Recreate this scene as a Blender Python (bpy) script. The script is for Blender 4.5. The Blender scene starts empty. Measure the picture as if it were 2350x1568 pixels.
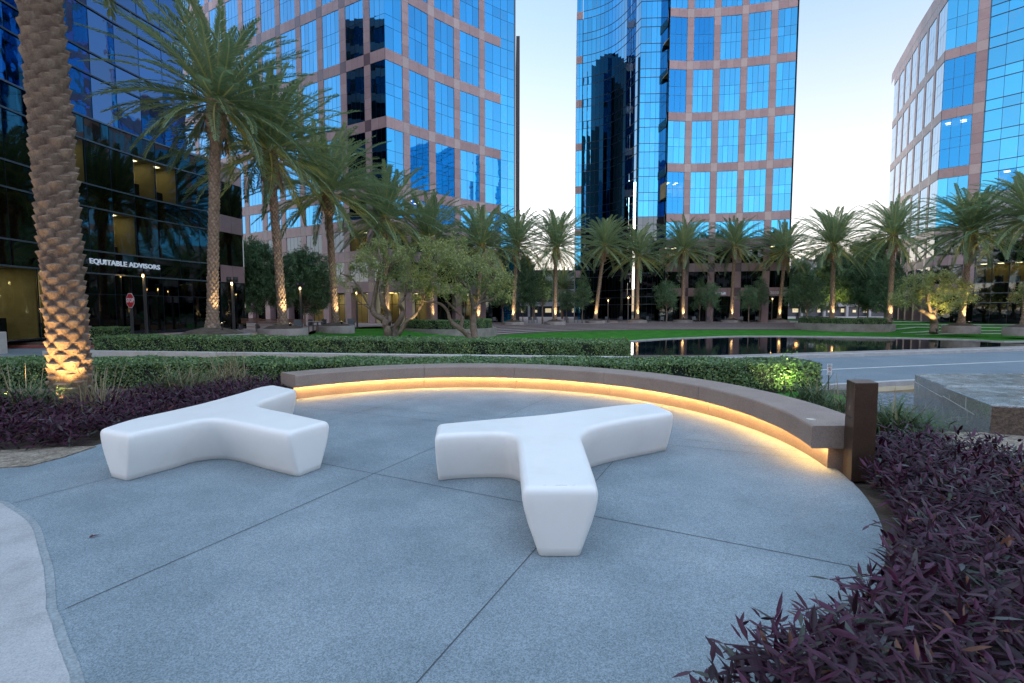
import bpy, math, random
import numpy as np
from math import sin, cos, pi, atan, atan2, hypot, radians, degrees

SC = bpy.context.scene
# ------------------------------------------------------------------ camera
F = 1100.0                      # focal length in the 2350 px wide photograph
PITCH = atan(72 / F)
EYE = 1.55
cam_d = bpy.data.cameras.new('camera')
cam_d.sensor_width = 36.0
cam_d.lens = F / 2350 * 36
cam_d.clip_start = 0.05
cam_d.clip_end = 3000
cam = bpy.data.objects.new('camera', cam_d)
SC.collection.objects.link(cam)
cam.location = (0, 0, EYE)
cam.rotation_euler = (pi / 2 - PITCH, 0, 0)
SC.camera = cam

# ------------------------------------------------------------------ sky, sun, exposure
world = bpy.data.worlds.new('World')
SC.world = world
world.use_nodes = True
wt = world.node_tree
bg = wt.nodes['Background']
SUN_EL, SUN_AZ = 4.5, -42.0     # low behind the towers, to the left of straight ahead
sky = wt.nodes.new('ShaderNodeTexSky')
sky.sky_type = 'NISHITA'
sky.sun_disc = False
sky.sun_elevation = radians(SUN_EL)
sky.sun_rotation = radians(SUN_AZ)
sky.air_density = 1.0
sky.dust_density = 0.6
sky.ozone_density = 5.0
gam = wt.nodes.new('ShaderNodeGamma')
gam.inputs[1].default_value = 0.41
wt.links.new(sky.outputs[0], gam.inputs[0])
hs = wt.nodes.new('ShaderNodeHueSaturation')
hs.inputs['Saturation'].default_value = 1.0
wt.links.new(gam.outputs[0], hs.inputs['Color'])
wb = wt.nodes.new('ShaderNodeMix'); wb.data_type = 'RGBA'; wb.blend_type = 'MULTIPLY'
wb.inputs['Factor'].default_value = 1.0; wb.inputs['B'].default_value = (1.10, .985, 1.02, 1)
wt.links.new(hs.outputs[0], wb.inputs['A'])
# the pale pinkish dusk belt low in the sky opposite the sunset, and a little lift overhead
wtc = wt.nodes.new('ShaderNodeTexCoord'); wsx = wt.nodes.new('ShaderNodeSeparateXYZ')
wt.links.new(wtc.outputs['Generated'], wsx.inputs[0])
def wmr(sock, a, b, c, d):
    n = wt.nodes.new('ShaderNodeMapRange'); n.interpolation_type = 'SMOOTHSTEP'
    for k, v in zip(('From Min', 'From Max', 'To Min', 'To Max'), (a, b, c, d)): n.inputs[k].default_value = v
    wt.links.new(sock, n.inputs['Value']); return n.outputs[0]
def wadd(base, fac, col):
    v = wt.nodes.new('ShaderNodeVectorMath'); v.operation = 'SCALE'; v.inputs[0].default_value = col; wt.links.new(fac, v.inputs['Scale'])
    a = wt.nodes.new('ShaderNodeVectorMath'); a.operation = 'ADD'; wt.links.new(base, a.inputs[0]); wt.links.new(v.outputs[0], a.inputs[1]); return a.outputs[0]
wm = wt.nodes.new('ShaderNodeMath'); wm.operation = 'MULTIPLY'
wt.links.new(wmr(wsx.outputs['Y'], .05, -.6, 0, 1), wm.inputs[0]); wt.links.new(wmr(wsx.outputs['Z'], .75, .1, 0, 1), wm.inputs[1])
fm = wt.nodes.new('ShaderNodeMix'); fm.data_type = 'RGBA'; fm.blend_type = 'MULTIPLY'     # the sunset side is warmer and paler
wt.links.new(wmr(wsx.outputs['Y'], .1, .7, 0, 1), fm.inputs['Factor']); wt.links.new(wb.outputs['Result'], fm.inputs['A']); fm.inputs['B'].default_value = (.80, .76, .68, 1)
acc = wadd(fm.outputs['Result'], wm.outputs[0], (1.15, .78, .56))
acc = wadd(acc, wmr(wsx.outputs['Z'], .55, .95, 0, 1), (.50, .56, .62))
acc = wadd(acc, wmr(wsx.outputs['Z'], .60, .02, 0, 1), (.62, .36, .17))
wt.links.new(acc, bg.inputs[0])
bg.inputs[1].default_value = 0.15
sd = bpy.data.lights.new('sun', 'SUN')
sd.energy = 0.12
sd.angle = radians(12)
sd.color = (1.0, 0.86, 0.72)
sun = bpy.data.objects.new('sun', sd)
SC.collection.objects.link(sun)
_az = radians(SUN_AZ)
sun.rotation_euler = (pi / 2 - radians(SUN_EL + 4), 0, pi - _az)
SC.view_settings.view_transform = 'Standard'
SC.view_settings.look = 'None'
SC.view_settings.exposure = 3.12
SC.view_settings.gamma = 1.0
SC.view_settings.use_curve_mapping = False
SC.render.engine = 'CYCLES'
SC.cycles.use_denoising = True
SC.cycles.max_bounces = 6
SC.cycles.diffuse_bounces = 3
SC.cycles.glossy_bounces = 4
SC.cycles.transmission_bounces = 4
SC.cycles.transparent_max_bounces = 6
SC.cycles.sample_clamp_indirect = 4.0
SC.cycles.caustics_reflective = False
SC.cycles.caustics_refractive = False

# ------------------------------------------------------------------ measuring helpers
_sp, _cp = sin(PITCH), cos(PITCH)
def T(v):
    y = (784 - v) / F
    return (-_sp + y * _cp) / (_cp + y * _sp)
def XD(u, v, d):
    y = (784 - v) / F
    return (u - 1175) / F / (_cp + y * _sp) * d
def ZD(v, d):
    return EYE + T(v) * d
def P3(u, v, d):
    return (XD(u, v, d), d, ZD(v, d))
def G(u, v, z=0.0):
    d = (z - EYE) / T(v)
    return (XD(u, v, d), d)

# ------------------------------------------------------------------ object helpers
COL = SC.collection
def tag(o, label=None, cat=None, group=None, kind=None):
    if label: o['label'] = label
    if cat: o['category'] = cat
    if group: o['group'] = group
    if kind: o['kind'] = kind
    return o
def thing(name, loc, label, cat, group=None, rz=0.0):
    o = bpy.data.objects.new(name, None)
    COL.objects.link(o)
    o.location = loc
    o.rotation_euler = (0, 0, rz)
    o.empty_display_size = 0.3
    return tag(o, label, cat, group)
def link(name, me, mats, parent=None, world=False, loc=None):
    for m in mats: me.materials.append(m)
    o = bpy.data.objects.new(name, me)
    COL.objects.link(o)
    if parent: o.parent = parent
    if world and parent:
        me.transform(__import__('mathutils').Matrix.Translation(-parent.location))
    if loc: o.location = loc
    return o
def copy_tree(o, parent=None):
    c = o.copy(); COL.objects.link(c)
    if parent: c.parent = parent
    for ch in o.children: copy_tree(ch, c)
    return c

class MB:
    """collects faces and links them as one mesh object"""
    def __init__(s): s.v = []; s.f = []; s.m = []; s.t = []; s.sm = []
    def face(s, pts, m=0, t=0.5, sm=False):
        i = len(s.v); s.v.extend(pts); s.f.append(tuple(range(i, i + len(pts)))); s.m.append(m); s.t.append(t); s.sm.append(sm)
    def grid(s, rows, m=0, t=0.5, sm=True, closed=False, cap0=False, cap1=False):
        n = len(rows[0]); i0 = len(s.v)
        for r in rows: s.v.extend(r)
        for a in range(len(rows) - 1):
            for b in range(n if closed else n - 1):
                c = (b + 1) % n
                s.f.append((i0 + a * n + b, i0 + a * n + c, i0 + (a + 1) * n + c, i0 + (a + 1) * n + b))
                s.m.append(m); s.t.append(t); s.sm.append(sm)
        if cap0: s.f.append(tuple(i0 + b for b in reversed(range(n)))); s.m.append(m); s.t.append(t); s.sm.append(False)
        if cap1: s.f.append(tuple(i0 + (len(rows) - 1) * n + b for b in range(n))); s.m.append(m); s.t.append(t); s.sm.append(False)
    def prism(s, poly, z0, z1, m=0, t=0.5, bottom=True):
        a = sum(poly[i][0] * poly[(i + 1) % len(poly)][1] - poly[(i + 1) % len(poly)][0] * poly[i][1] for i in range(len(poly)))
        if a < 0: poly = list(reversed(poly))
        n = len(poly)
        for i in range(n):
            p, q = poly[i], poly[(i + 1) % n]
            s.face([(p[0], p[1], z0), (q[0], q[1], z0), (q[0], q[1], z1), (p[0], p[1], z1)], m, t)
        s.face([(p[0], p[1], z1) for p in poly], m, t)
        if bottom: s.face([(p[0], p[1], z0) for p in reversed(poly)], m, t)
    def box(s, cx, cy, z0, sx, sy, sz, rz=0.0, m=0, t=0.5, bev=0.0):
        c, n = cos(rz), sin(rz)
        def R(x, y): return (cx + x * c - y * n, cy + x * n + y * c)
        hx, hy = sx / 2, sy / 2
        if bev <= 0:
            s.prism([R(-hx, -hy), R(hx, -hy), R(hx, hy), R(-hx, hy)], z0, z0 + sz, m, t); return
        b = bev
        def ring(k, z):
            x, y = hx - k, hy - k
            return [R(-x + b, -y) + (z,), R(x - b, -y) + (z,), R(x, -y + b) + (z,), R(x, y - b) + (z,), R(x - b, y) + (z,), R(-x + b, y) + (z,), R(-x, y - b) + (z,), R(-x, -y + b) + (z,)]
        s.grid([ring(0, z0), ring(0, z0 + sz - b), ring(b, z0 + sz)], m, t, False, True, True, True)
    def tube(s, pts, rad, n=8, m=0, t=0.5, caps=True):
        rows = []
        P = [np.array(p, float) for p in pts]
        for i, p in enumerate(P):
            d = P[min(i + 1, len(P) - 1)] - P[max(i - 1, 0)]
            d = d / (np.linalg.norm(d) + 1e-9)
            a = np.cross(d, (0.31, 0.95, 0.05)) if abs(d[2]) > 0.8 else np.cross(d, (0, 0, 1))
            a = a / (np.linalg.norm(a) + 1e-9); b = np.cross(d, a)
            r = rad[i] if hasattr(rad, '__len__') else rad
            rows.append([tuple(p + r * (cos(2 * pi * k / n) * a + sin(2 * pi * k / n) * b)) for k in range(n)])
        s.grid(rows, m, t, True, True, caps, caps)
    def build(s, name, mats, parent=None, world=False, loc=None):
        me = bpy.data.meshes.new(name)
        me.from_pydata([tuple(map(float, v)) for v in s.v], [], s.f)
        me.polygons.foreach_set('material_index', s.m)
        me.polygons.foreach_set('use_smooth', s.sm)
        at = me.attributes.new('tone', 'FLOAT', 'FACE'); at.data.foreach_set('value', s.t)
        me.update()
        return link(name, me, mats if isinstance(mats, (list, tuple)) else [mats], parent, world, loc)

def np_mesh(name, V, Fc, tone=None, smooth=False):
    """V (n,3), Fc (m,k) arrays -> mesh"""
    me = bpy.data.meshes.new(name)
    k = Fc.shape[1]
    me.vertices.add(len(V)); me.vertices.foreach_set('co', V.astype(np.float32).ravel())
    me.loops.add(Fc.size); me.loops.foreach_set('vertex_index', Fc.astype(np.int32).ravel())
    me.polygons.add(len(Fc))
    me.polygons.foreach_set('loop_start', np.arange(0, Fc.size, k, dtype=np.int32))
    if smooth: me.polygons.foreach_set('use_smooth', np.ones(len(Fc), bool))
    at = me.attributes.new('tone', 'FLOAT', 'FACE')
    at.data.foreach_set('value', (tone if tone is not None else np.full(len(Fc), .5)).astype(np.float32))
    me.update(calc_edges=True)
    me.validate()
    return me

# ------------------------------------------------------------------ materials
def ramp(nt, stops):
    r = nt.nodes.new('ShaderNodeValToRGB')
    while len(r.color_ramp.elements) < len(stops): r.color_ramp.elements.new(0.5)
    for e, (p, c) in zip(r.color_ramp.elements, stops):
        e.position = p; e.color = (c[0], c[1], c[2], 1)
    return r
def mat(name, stops, rough=0.6, metal=0.0, tone=True, nscale=None, nmix=0.5, ndetail=6, bump=0.0, bscale=40.0,
        speck=None, spec=0.5, trans=0.0, rvar=0.0, coat=0.0):
    """stops: colour ramp driven by the per-face tone and/or a noise in object space"""
    m = bpy.data.materials.new(name); m.use_nodes = True
    nt = m.node_tree; L = nt.links
    b = nt.nodes['Principled BSDF']
    if isinstance(stops[0], (int, float)): stops = [(0, stops), (1, stops)]
    r = ramp(nt, stops)
    tc = nt.nodes.new('ShaderNodeTexCoord')
    fac = None
    if tone:
        a = nt.nodes.new('ShaderNodeAttribute'); a.attribute_name = 'tone'
        fac = a.outputs['Fac']
    if nscale:
        n = nt.nodes.new('ShaderNodeTexNoise'); n.inputs['Scale'].default_value = nscale; n.inputs['Detail'].default_value = ndetail
        n.inputs['Roughness'].default_value = 0.62
        L.new(tc.outputs['Object'], n.inputs['Vector'])
        mr = nt.nodes.new('ShaderNodeMapRange')
        mr.inputs['From Min'].default_value = 0.3; mr.inputs['From Max'].default_value = 0.7
        L.new(n.outputs['Fac'], mr.inputs['Value'])
        if fac is None: fac = mr.outputs[0]
        else:
            mx = nt.nodes.new('ShaderNodeMix'); mx.inputs['Factor'].default_value = nmix
            L.new(fac, mx.inputs['A']); L.new(mr.outputs[0], mx.inputs['B']); fac = mx.outputs['Result']
        if rvar:
            rr = nt.nodes.new('ShaderNodeMapRange')
            rr.inputs['To Min'].default_value = rough - rvar; rr.inputs['To Max'].default_value = rough + rvar
            L.new(mr.outputs[0], rr.inputs['Value']); L.new(rr.outputs[0], b.inputs['Roughness'])
    if fac is not None: L.new(fac, r.inputs['Fac'])
    col = r.outputs['Color']
    if speck:            # (scale, amount, colour): fine aggregate / grain
        n2 = nt.nodes.new('ShaderNodeTexNoise'); n2.inputs['Scale'].default_value = speck[0]; n2.inputs['Detail'].default_value = 9; n2.inputs['Roughness'].default_value = .8
        L.new(tc.outputs['Object'], n2.inputs['Vector'])
        m2 = nt.nodes.new('ShaderNodeMapRange'); m2.inputs['From Min'].default_value = 0.38; m2.inputs['From Max'].default_value = 0.62
        m2.inputs['To Min'].default_value = 1 - speck[1]; m2.inputs['To Max'].default_value = 1 + speck[1]
        L.new(n2.outputs['Fac'], m2.inputs['Value'])
        if speck[0] >= 60:      # loose grains: one random value per small cell
            vo = nt.nodes.new('ShaderNodeTexVoronoi'); vo.inputs['Scale'].default_value = speck[0]
            L.new(tc.outputs['Object'], vo.inputs['Vector'])
            sx = nt.nodes.new('ShaderNodeSeparateXYZ'); L.new(vo.outputs['Color'], sx.inputs[0])
            L.new(sx.outputs[0], m2.inputs['Value']); m2.inputs['From Min'].default_value = 0; m2.inputs['From Max'].default_value = 1
        vm = nt.nodes.new('ShaderNodeVectorMath'); vm.operation = 'SCALE'
        L.new(col, vm.inputs[0]); L.new(m2.outputs[0], vm.inputs['Scale']); col = vm.outputs[0]
    L.new(col, b.inputs['Base Color'])
    if not (rvar and nscale): b.inputs['Roughness'].default_value = rough
    b.inputs['Metallic'].default_value = metal
    b.inputs['Specular IOR Level'].default_value = spec
    b.inputs['Coat Weight'].default_value = coat
    if bump:
        n3 = nt.nodes.new('ShaderNodeTexNoise'); n3.inputs['Scale'].default_value = bscale; n3.inputs['Detail'].default_value = 5
        L.new(tc.outputs['Object'], n3.inputs['Vector'])
        bp = nt.nodes.new('ShaderNodeBump'); bp.inputs['Strength'].default_value = bump; bp.inputs['Distance'].default_value = 0.02
        L.new(n3.outputs['Fac'], bp.inputs['Height']); L.new(bp.outputs[0], b.inputs['Normal'])
    if trans:
        tr = nt.nodes.new('ShaderNodeBsdfTranslucent'); L.new(col, tr.inputs['Color'])
        ms = nt.nodes.new('ShaderNodeMixShader'); ms.inputs[0].default_value = trans
        L.new(b.outputs[0], ms.inputs[1]); L.new(tr.outputs[0], ms.inputs[2])
        L.new(ms.outputs[0], nt.nodes['Material Output'].inputs['Surface'])
    return m
def emit(name, col, st):
    m = bpy.data.materials.new(name); m.use_nodes = True
    b = m.node_tree.nodes['Principled BSDF']
    b.inputs['Base Color'].default_value = (*col, 1)
    b.inputs['Emission Color'].default_value = (*col, 1); b.inputs['Emission Strength'].default_value = st * .54
    return m
def glass_mirror(name, tint, rough=0.015, wav=0.0):
    m = bpy.data.materials.new(name); m.use_nodes = True
    nt = m.node_tree; b = nt.nodes['Principled BSDF']
    r = ramp(nt, [(0, tuple(c * 0.85 for c in tint)), (1, tuple(min(1, c * 1.12) for c in tint))])
    a = nt.nodes.new('ShaderNodeAttribute'); a.attribute_name = 'tone'
    nt.links.new(a.outputs['Fac'], r.inputs['Fac']); nt.links.new(r.outputs['Color'], b.inputs['Base Color'])
    b.inputs['Metallic'].default_value = 1.0; b.inputs['Roughness'].default_value = rough
    b.inputs['Coat Weight'].default_value = 1.0; b.inputs['Coat IOR'].default_value = 1.45; b.inputs['Coat Roughness'].default_value = .015
    if wav:
        tc = nt.nodes.new('ShaderNodeTexCoord')
        n = nt.nodes.new('ShaderNodeTexNoise'); n.inputs['Scale'].default_value = 0.9; n.inputs['Detail'].default_value = 1.5
        nt.links.new(tc.outputs['Object'], n.inputs['Vector'])
        bp = nt.nodes.new('ShaderNodeBump'); bp.inputs['Strength'].default_value = 1.0; bp.inputs['Distance'].default_value = wav
        nt.links.new(n.outputs['Fac'], bp.inputs['Height']); nt.links.new(bp.outputs[0], b.inputs['Normal'])
    return m
def glass_see(name, tint, clear, fac):
    m = bpy.data.materials.new(name); m.use_nodes = True
    nt = m.node_tree
    nt.nodes.remove(nt.nodes['Principled BSDF'])
    g = nt.nodes.new('ShaderNodeBsdfGlossy'); g.inputs['Color'].default_value = (*tint, 1); g.inputs['Roughness'].default_value = 0.015
    t = nt.nodes.new('ShaderNodeBsdfTransparent'); t.inputs['Color'].default_value = (*clear, 1)
    ms = nt.nodes.new('ShaderNodeMixShader'); ms.inputs[0].default_value = fac
    nt.links.new(t.outputs[0], ms.inputs[1]); nt.links.new(g.outputs[0], ms.inputs[2])
    nt.links.new(ms.outputs[0], nt.nodes['Material Output'].inputs['Surface'])
    return m

M = {}
M['soil'] = mat('soil', [(0, (.05, .035, .025)), (1, (.12, .09, .065))], .95, nscale=3, tone=False, bump=.5, bscale=30)
M['sand'] = mat('sandy_mulch', [(0, (.16, .12, .085)), (1, (.36, .30, .23))], .95, nscale=9, tone=False, bump=.6, bscale=40, speck=(60, .35))
M['plaza'] = mat('exposed_concrete', [(0, (.165, .205, .225)), (.5, (.218, .262, .285)), (1, (.275, .318, .338))], .72, nscale=1.1, tone=False,
                 speck=(190, .36), spec=.4, rvar=.08)
M['border'] = mat('smooth_concrete_border', [(0, (.26, .29, .30)), (1, (.32, .345, .35))], .6, nscale=5, tone=False, speck=(90, .2))
M['paleconc'] = mat('pale_rough_concrete', [(0, (.33, .32, .31)), (.5, (.42, .41, .40)), (1, (.47, .46, .445))], .85, nscale=2.2, tone=False,
                    speck=(190, .16), bump=.35, bscale=24)
M['joint'] = mat('joint', (.07, .075, .08), .9, tone=False)
M['asphalt'] = mat('asphalt', [(0, (.14, .175, .20)), (1, (.19, .225, .25))], .75, nscale=.6, tone=False, speck=(90, .3), spec=.4)
M['line'] = mat('road_paint', [(0, (.5, .5, .48)), (1, (.75, .74, .7))], .6, nscale=4, tone=False)
M['curb'] = mat('curb_concrete', [(0, (.34, .33, .32)), (1, (.48, .46, .44))], .8, nscale=3, tone=False, speck=(40, .15))
M['pinkpave'] = mat('pink_paving', [(0, (.27, .20, .185)), (1, (.42, .335, .31))], .7, nscale=.8, tone=True, nmix=.5, speck=(25, .15))
M['benchconc'] = mat('bench_concrete', [(0, (.255, .19, .155)), (1, (.32, .245, .20))], .7, nscale=2.5, tone=False, speck=(150, .2))
M['wallconc'] = mat('planter_concrete', [(0, (.20, .17, .155)), (1, (.34, .30, .27))], .8, nscale=1.2, tone=False, speck=(30, .2), bump=.3, bscale=30)
M['lowwall'] = mat('low_wall_concrete', [(0, (.38, .35, .31)), (1, (.50, .47, .43))], .8, nscale=2, tone=False, speck=(30, .15))
M['granite'] = mat('pink_granite', [(0, (.225, .15, .158)), (.5, (.30, .21, .218)), (1, (.41, .315, .32))], .32, nscale=1.5, nmix=.25, speck=(14, .12), spec=.4)
M['granite_pale'] = mat('pale_granite_block', [(0, (.30, .235, .23)), (1, (.38, .31, .30))], .25, nscale=1.5, nmix=.25, speck=(14, .12), spec=.6)
M['granite_dark'] = mat('dark_granite_block', [(0, (.105, .075, .09)), (1, (.15, .105, .12))], .2, nscale=1.5, nmix=.25, speck=(14, .12), spec=.6)
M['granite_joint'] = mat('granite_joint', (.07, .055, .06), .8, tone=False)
M['mullion'] = mat('dark_mullion', (.018, .036, .062), .4, tone=False)
M['transom'] = mat('transom_metal', (.10, .13, .16), .35, metal=.6, tone=False)
M['glass'] = glass_mirror('blue_mirror_glass', (.010, .235, .46), .015, .004)
M['glass_dark'] = glass_mirror('dark_blue_glass', (.008, .075, .22), .015, .010)
M['glass_black'] = glass_mirror('dark_reflection_glass', (.035, .055, .07), .02, .008)  # dark mirrored surroundings of the low floors put into the glass tint
M['see'] = glass_see('lit_office_glass', (.03, .26, .60), (.55, .62, .60), .62)
M['see_dark'] = glass_see('lit_lobby_glass', (.04, .07, .10), (.40, .42, .36), .45)
M['see_lobby'] = glass_see('bright_lobby_glass', (.04, .07, .10), (.85, .85, .78), .20)
M['core'] = mat('core', (.03, .032, .036), .7, tone=False)
M['roof'] = mat('flat_roof', (.2, .2, .2), .9, tone=False)
M['room'] = mat('cream_office_wall', [(0, (.42, .36, .2)), (1, (.62, .54, .32))], .9, nscale=.8, tone=False)
M['ceil'] = mat('office_ceiling', (.5, .48, .42), .9, tone=False)
M['panel_light'] = emit('ceiling_panel_light', (1.0, .88, .56), 3.0)
M['panel_white'] = emit('ceiling_panel_white', (1.0, .93, .78), 16.0)
M['bark'] = mat('bark', [(0, (.10, .075, .055)), (.5, (.18, .135, .10)), (1, (.28, .22, .17))], .9, nscale=4, bump=.8, bscale=18, nmix=.7)
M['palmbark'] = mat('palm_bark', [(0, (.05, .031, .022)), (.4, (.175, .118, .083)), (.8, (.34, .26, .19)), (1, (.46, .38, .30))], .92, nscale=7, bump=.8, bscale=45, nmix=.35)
M['frond'] = mat('palm_frond', [(0, (.12, .19, .105)), (.5, (.23, .33, .18)), (.85, (.33, .42, .19)), (1, (.50, .44, .14))], .5, trans=.32, spec=.5)
M['deadfrond'] = mat('dead_frond', [(0, (.13, .08, .045)), (1, (.28, .19, .11))], .8, trans=.1)
M['leaf'] = mat('dark_tree_leaf', [(0, (.05, .10, .05)), (.6, (.11, .20, .09)), (1, (.18, .29, .11))], .5, trans=.15)
M['oliveleaf'] = mat('olive_leaf', [(0, (.16, .20, .07)), (.55, (.30, .35, .13)), (1, (.42, .46, .16))], .55, trans=.3)
M['hedgeleaf'] = mat('hedge_leaf', [(0, (.04, .085, .03)), (.55, (.115, .205, .065)), (.93, (.20, .32, .09)), (1, (.36, .44, .10))], .38, trans=.12, spec=.6)
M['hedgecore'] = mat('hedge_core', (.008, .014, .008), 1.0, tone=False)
M['freshleaf'] = mat('fresh_leaf', [(0, (.06, .15, .03)), (1, (.16, .32, .05))], .45, trans=.3)
M['lawn'] = mat('lawn', [(0, (.022, .105, .014)), (1, (.070, .235, .035))], 1.0, spec=.05, nscale=1.0, tone=False, speck=(22, .3), bump=.9, bscale=55)
M['grassblade'] = mat('grass_blade', [(0, (.05, .09, .03)), (.55, (.10, .15, .06)), (.8, (.22, .20, .10)), (1, (.38, .30, .18))], .6, trans=.2)
M['purple'] = mat('purple_leaf', [(0, (.016, .005, .009)), (.40, (.042, .011, .024)), (.66, (.085, .017, .048)), (.80, (.055, .07, .05)), (.92, (.10, .09, .10)), (1, (.15, .06, .035))], .5, trans=.08, spec=.3)
M['stemp'] = mat('purple_stem', (.07, .03, .05), .6, tone=False)
M['water'] = None
M['bench'] = mat('white_moulded_plastic', [(0, (.79, .75, .69)), (.35, (.84, .805, .755)), (1, (.87, .84, .79))], .42, nscale=1.6, tone=False, spec=.35, bump=.04, bscale=220)
M['bronze'] = mat('bronze_metal', [(0, (.075, .045, .030)), (1, (.105, .065, .045))], .42, metal=.55, nscale=6, tone=False, speck=(160, .2))
M['black'] = mat('black_metal', (.015, .015, .017), .45, tone=False)
M['darkgrey'] = mat('dark_grey_metal', (.055, .058, .06), .5, metal=.3, tone=False)
M['steel'] = mat('bright_steel', (.55, .56, .57), .25, metal=1.0, tone=False)
M['chair'] = mat('chair_metal', (.11, .12, .13), .5, metal=.2, tone=False)
M['wood'] = mat('brown_slats', [(0, (.10, .05, .03)), (1, (.17, .09, .055))], .6, nscale=5, tone=False)
M['red'] = mat('sign_red', (.50, .02, .03), .4, tone=False)
M['white'] = mat('sign_white', (.80, .80, .80), .5, tone=False)
M['letter'] = emit('letter_face', (.55, .64, .74), .06)
M['blockgran'] = mat('wet_dark_granite', [(0, (.22, .225, .22)), (1, (.34, .335, .32))], .22, nscale=3.5, tone=False, speck=(110, .5), spec=.7, rvar=.12, bump=.02, bscale=120)
M['blockrough'] = mat('rough_brown_granite', [(0, (.05, .032, .022)), (1, (.20, .14, .10))], .8, nscale=26, tone=False, bump=.8, bscale=60)
M['redcurb'] = mat('red_curb', (.30, .10, .09), .8, tone=False)
M['offwhite'] = mat('pale_building', [(0, (.36, .36, .37)), (1, (.46, .46, .47))], .8, nscale=.3, tone=False)
M['dimwin'] = emit('distant_window', (1.0, .85, .5), .10)
M['led'] = emit('led_strip', (1.0, .58, .21), 25.0)
M['lampglow'] = emit('lamp_glow', (1.0, .62, .22), 3.0)
M['upglow'] = emit('uplight_glow', (1.0, .80, .45), 3.0)
M['signglow'] = emit('distant_lamp', (1.0, .45, .14), 1.5)

def water_mat(name, col, scale, dist, rough=.02):
    m = bpy.data.materials.new(name); m.use_nodes = True
    nt = m.node_tree; b = nt.nodes['Principled BSDF']
    b.inputs['Base Color'].default_value = (*col, 1); b.inputs['Roughness'].default_value = rough
    b.inputs['IOR'].default_value = 1.33; b.inputs['Specular IOR Level'].default_value = .6
    tc = nt.nodes.new('ShaderNodeTexCoord')
    n = nt.nodes.new('ShaderNodeTexNoise'); n.inputs['Scale'].default_value = scale; n.inputs['Detail'].default_value = 3
    nt.links.new(tc.outputs['Object'], n.inputs['Vector'])
    bp = nt.nodes.new('ShaderNodeBump'); bp.inputs['Strength'].default_value = 1; bp.inputs['Distance'].default_value = dist
    nt.links.new(n.outputs['Fac'], bp.inputs['Height']); nt.links.new(bp.outputs[0], b.inputs['Normal'])
    return m
M['water'] = water_mat('pool_water', (.004, .010, .014), 2.2, .0022)
M['rippled'] = water_mat('rippled_water', (.18, .22, .26), 7.0, .09, .08)

def uplight(parent, loc, target, power, ang=48, col=(1.0, .74, .38), size=.04):
    """a small black floodlight fixture's own light"""
    from mathutils import Vector
    ld = bpy.data.lights.new('uplight_beam', 'SPOT'); ld.energy = power * .54; ld.spot_size = radians(ang); ld.spot_blend = .7
    ld.color = col; ld.shadow_soft_size = size
    o = bpy.data.objects.new('uplight_beam', ld); COL.objects.link(o)
    o.parent = parent
    o.location = loc
    d = Vector(target) - Vector(loc)
    o.rotation_euler = d.to_track_quat('-Z', 'Y').to_euler()
    return o

# ================================================================== GROUND
def interp(x, xs, ys):
    return float(np.interp(x, xs, ys))
def gz(x, y):
    """height of the soil under and around everything"""
    base = interp(y, [9.6, 12.8, 14.5, 24, 30, 60], [-.03, -.62, -.70, -.70, -1.45, -1.45])
    left = interp(y, [9.6, 12.8, 20, 30, 60], [-.03, -.55, -.50, -.50, -1.2])
    k = interp(x, [-16, 0], [1, 0]) if y < 24 else interp(x, [-13, -1], [1, 0])
    k2 = k * k * (3 - 2 * k)
    sm = lambda t: max(0, min(1, t)) ** 2 * (3 - 2 * max(0, min(1, t)))
    return base * (1 - k2) + left * k2 - .4 * sm((x - 4.2) / 1.6) * sm((y - 5.6) / 1.3) * sm((12 - y) / 2)
def build_ground():
    xs = sorted(set([-900, -500, -250, -120, -80] + [i for i in range(-60, 61, 1)] + [80, 120, 250, 500, 900]))
    ys = sorted(set([-900, -500, -250, -120, -60, -30, -15, -6] + [i * .6 for i in range(0, 120)] + [80, 100, 130, 180, 250, 500, 1500]))
    rows = [[(x, y, gz(x, y)) for x in xs] for y in ys]
    mb = MB(); mb.grid(rows, sm=True)
    tag(mb.build('ground', M['soil']), kind='structure')
build_ground()

BC = (-0.82, 5.52)              # centre of the round plaza and of the bench arc
def arc(c, r, a0, a1, n):
    return [(c[0] + r * cos(radians(a0 + (a1 - a0) * i / n)), c[1] + r * sin(radians(a0 + (a1 - a0) * i / n))) for i in range(n + 1)]
def sheet(name, poly, z, m, kind='structure', th=0.0):
    mb = MB()
    if th: mb.prism(poly, z - th, z)
    else:
        a = sum(poly[i][0] * poly[(i + 1) % len(poly)][1] - poly[(i + 1) % len(poly)][0] * poly[i][1] for i in range(len(poly)))
        if a < 0: poly = list(reversed(poly))
        mb.face([(p[0], p[1], z) for p in poly])
    return tag(mb.build(name, m), kind=kind)

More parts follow.
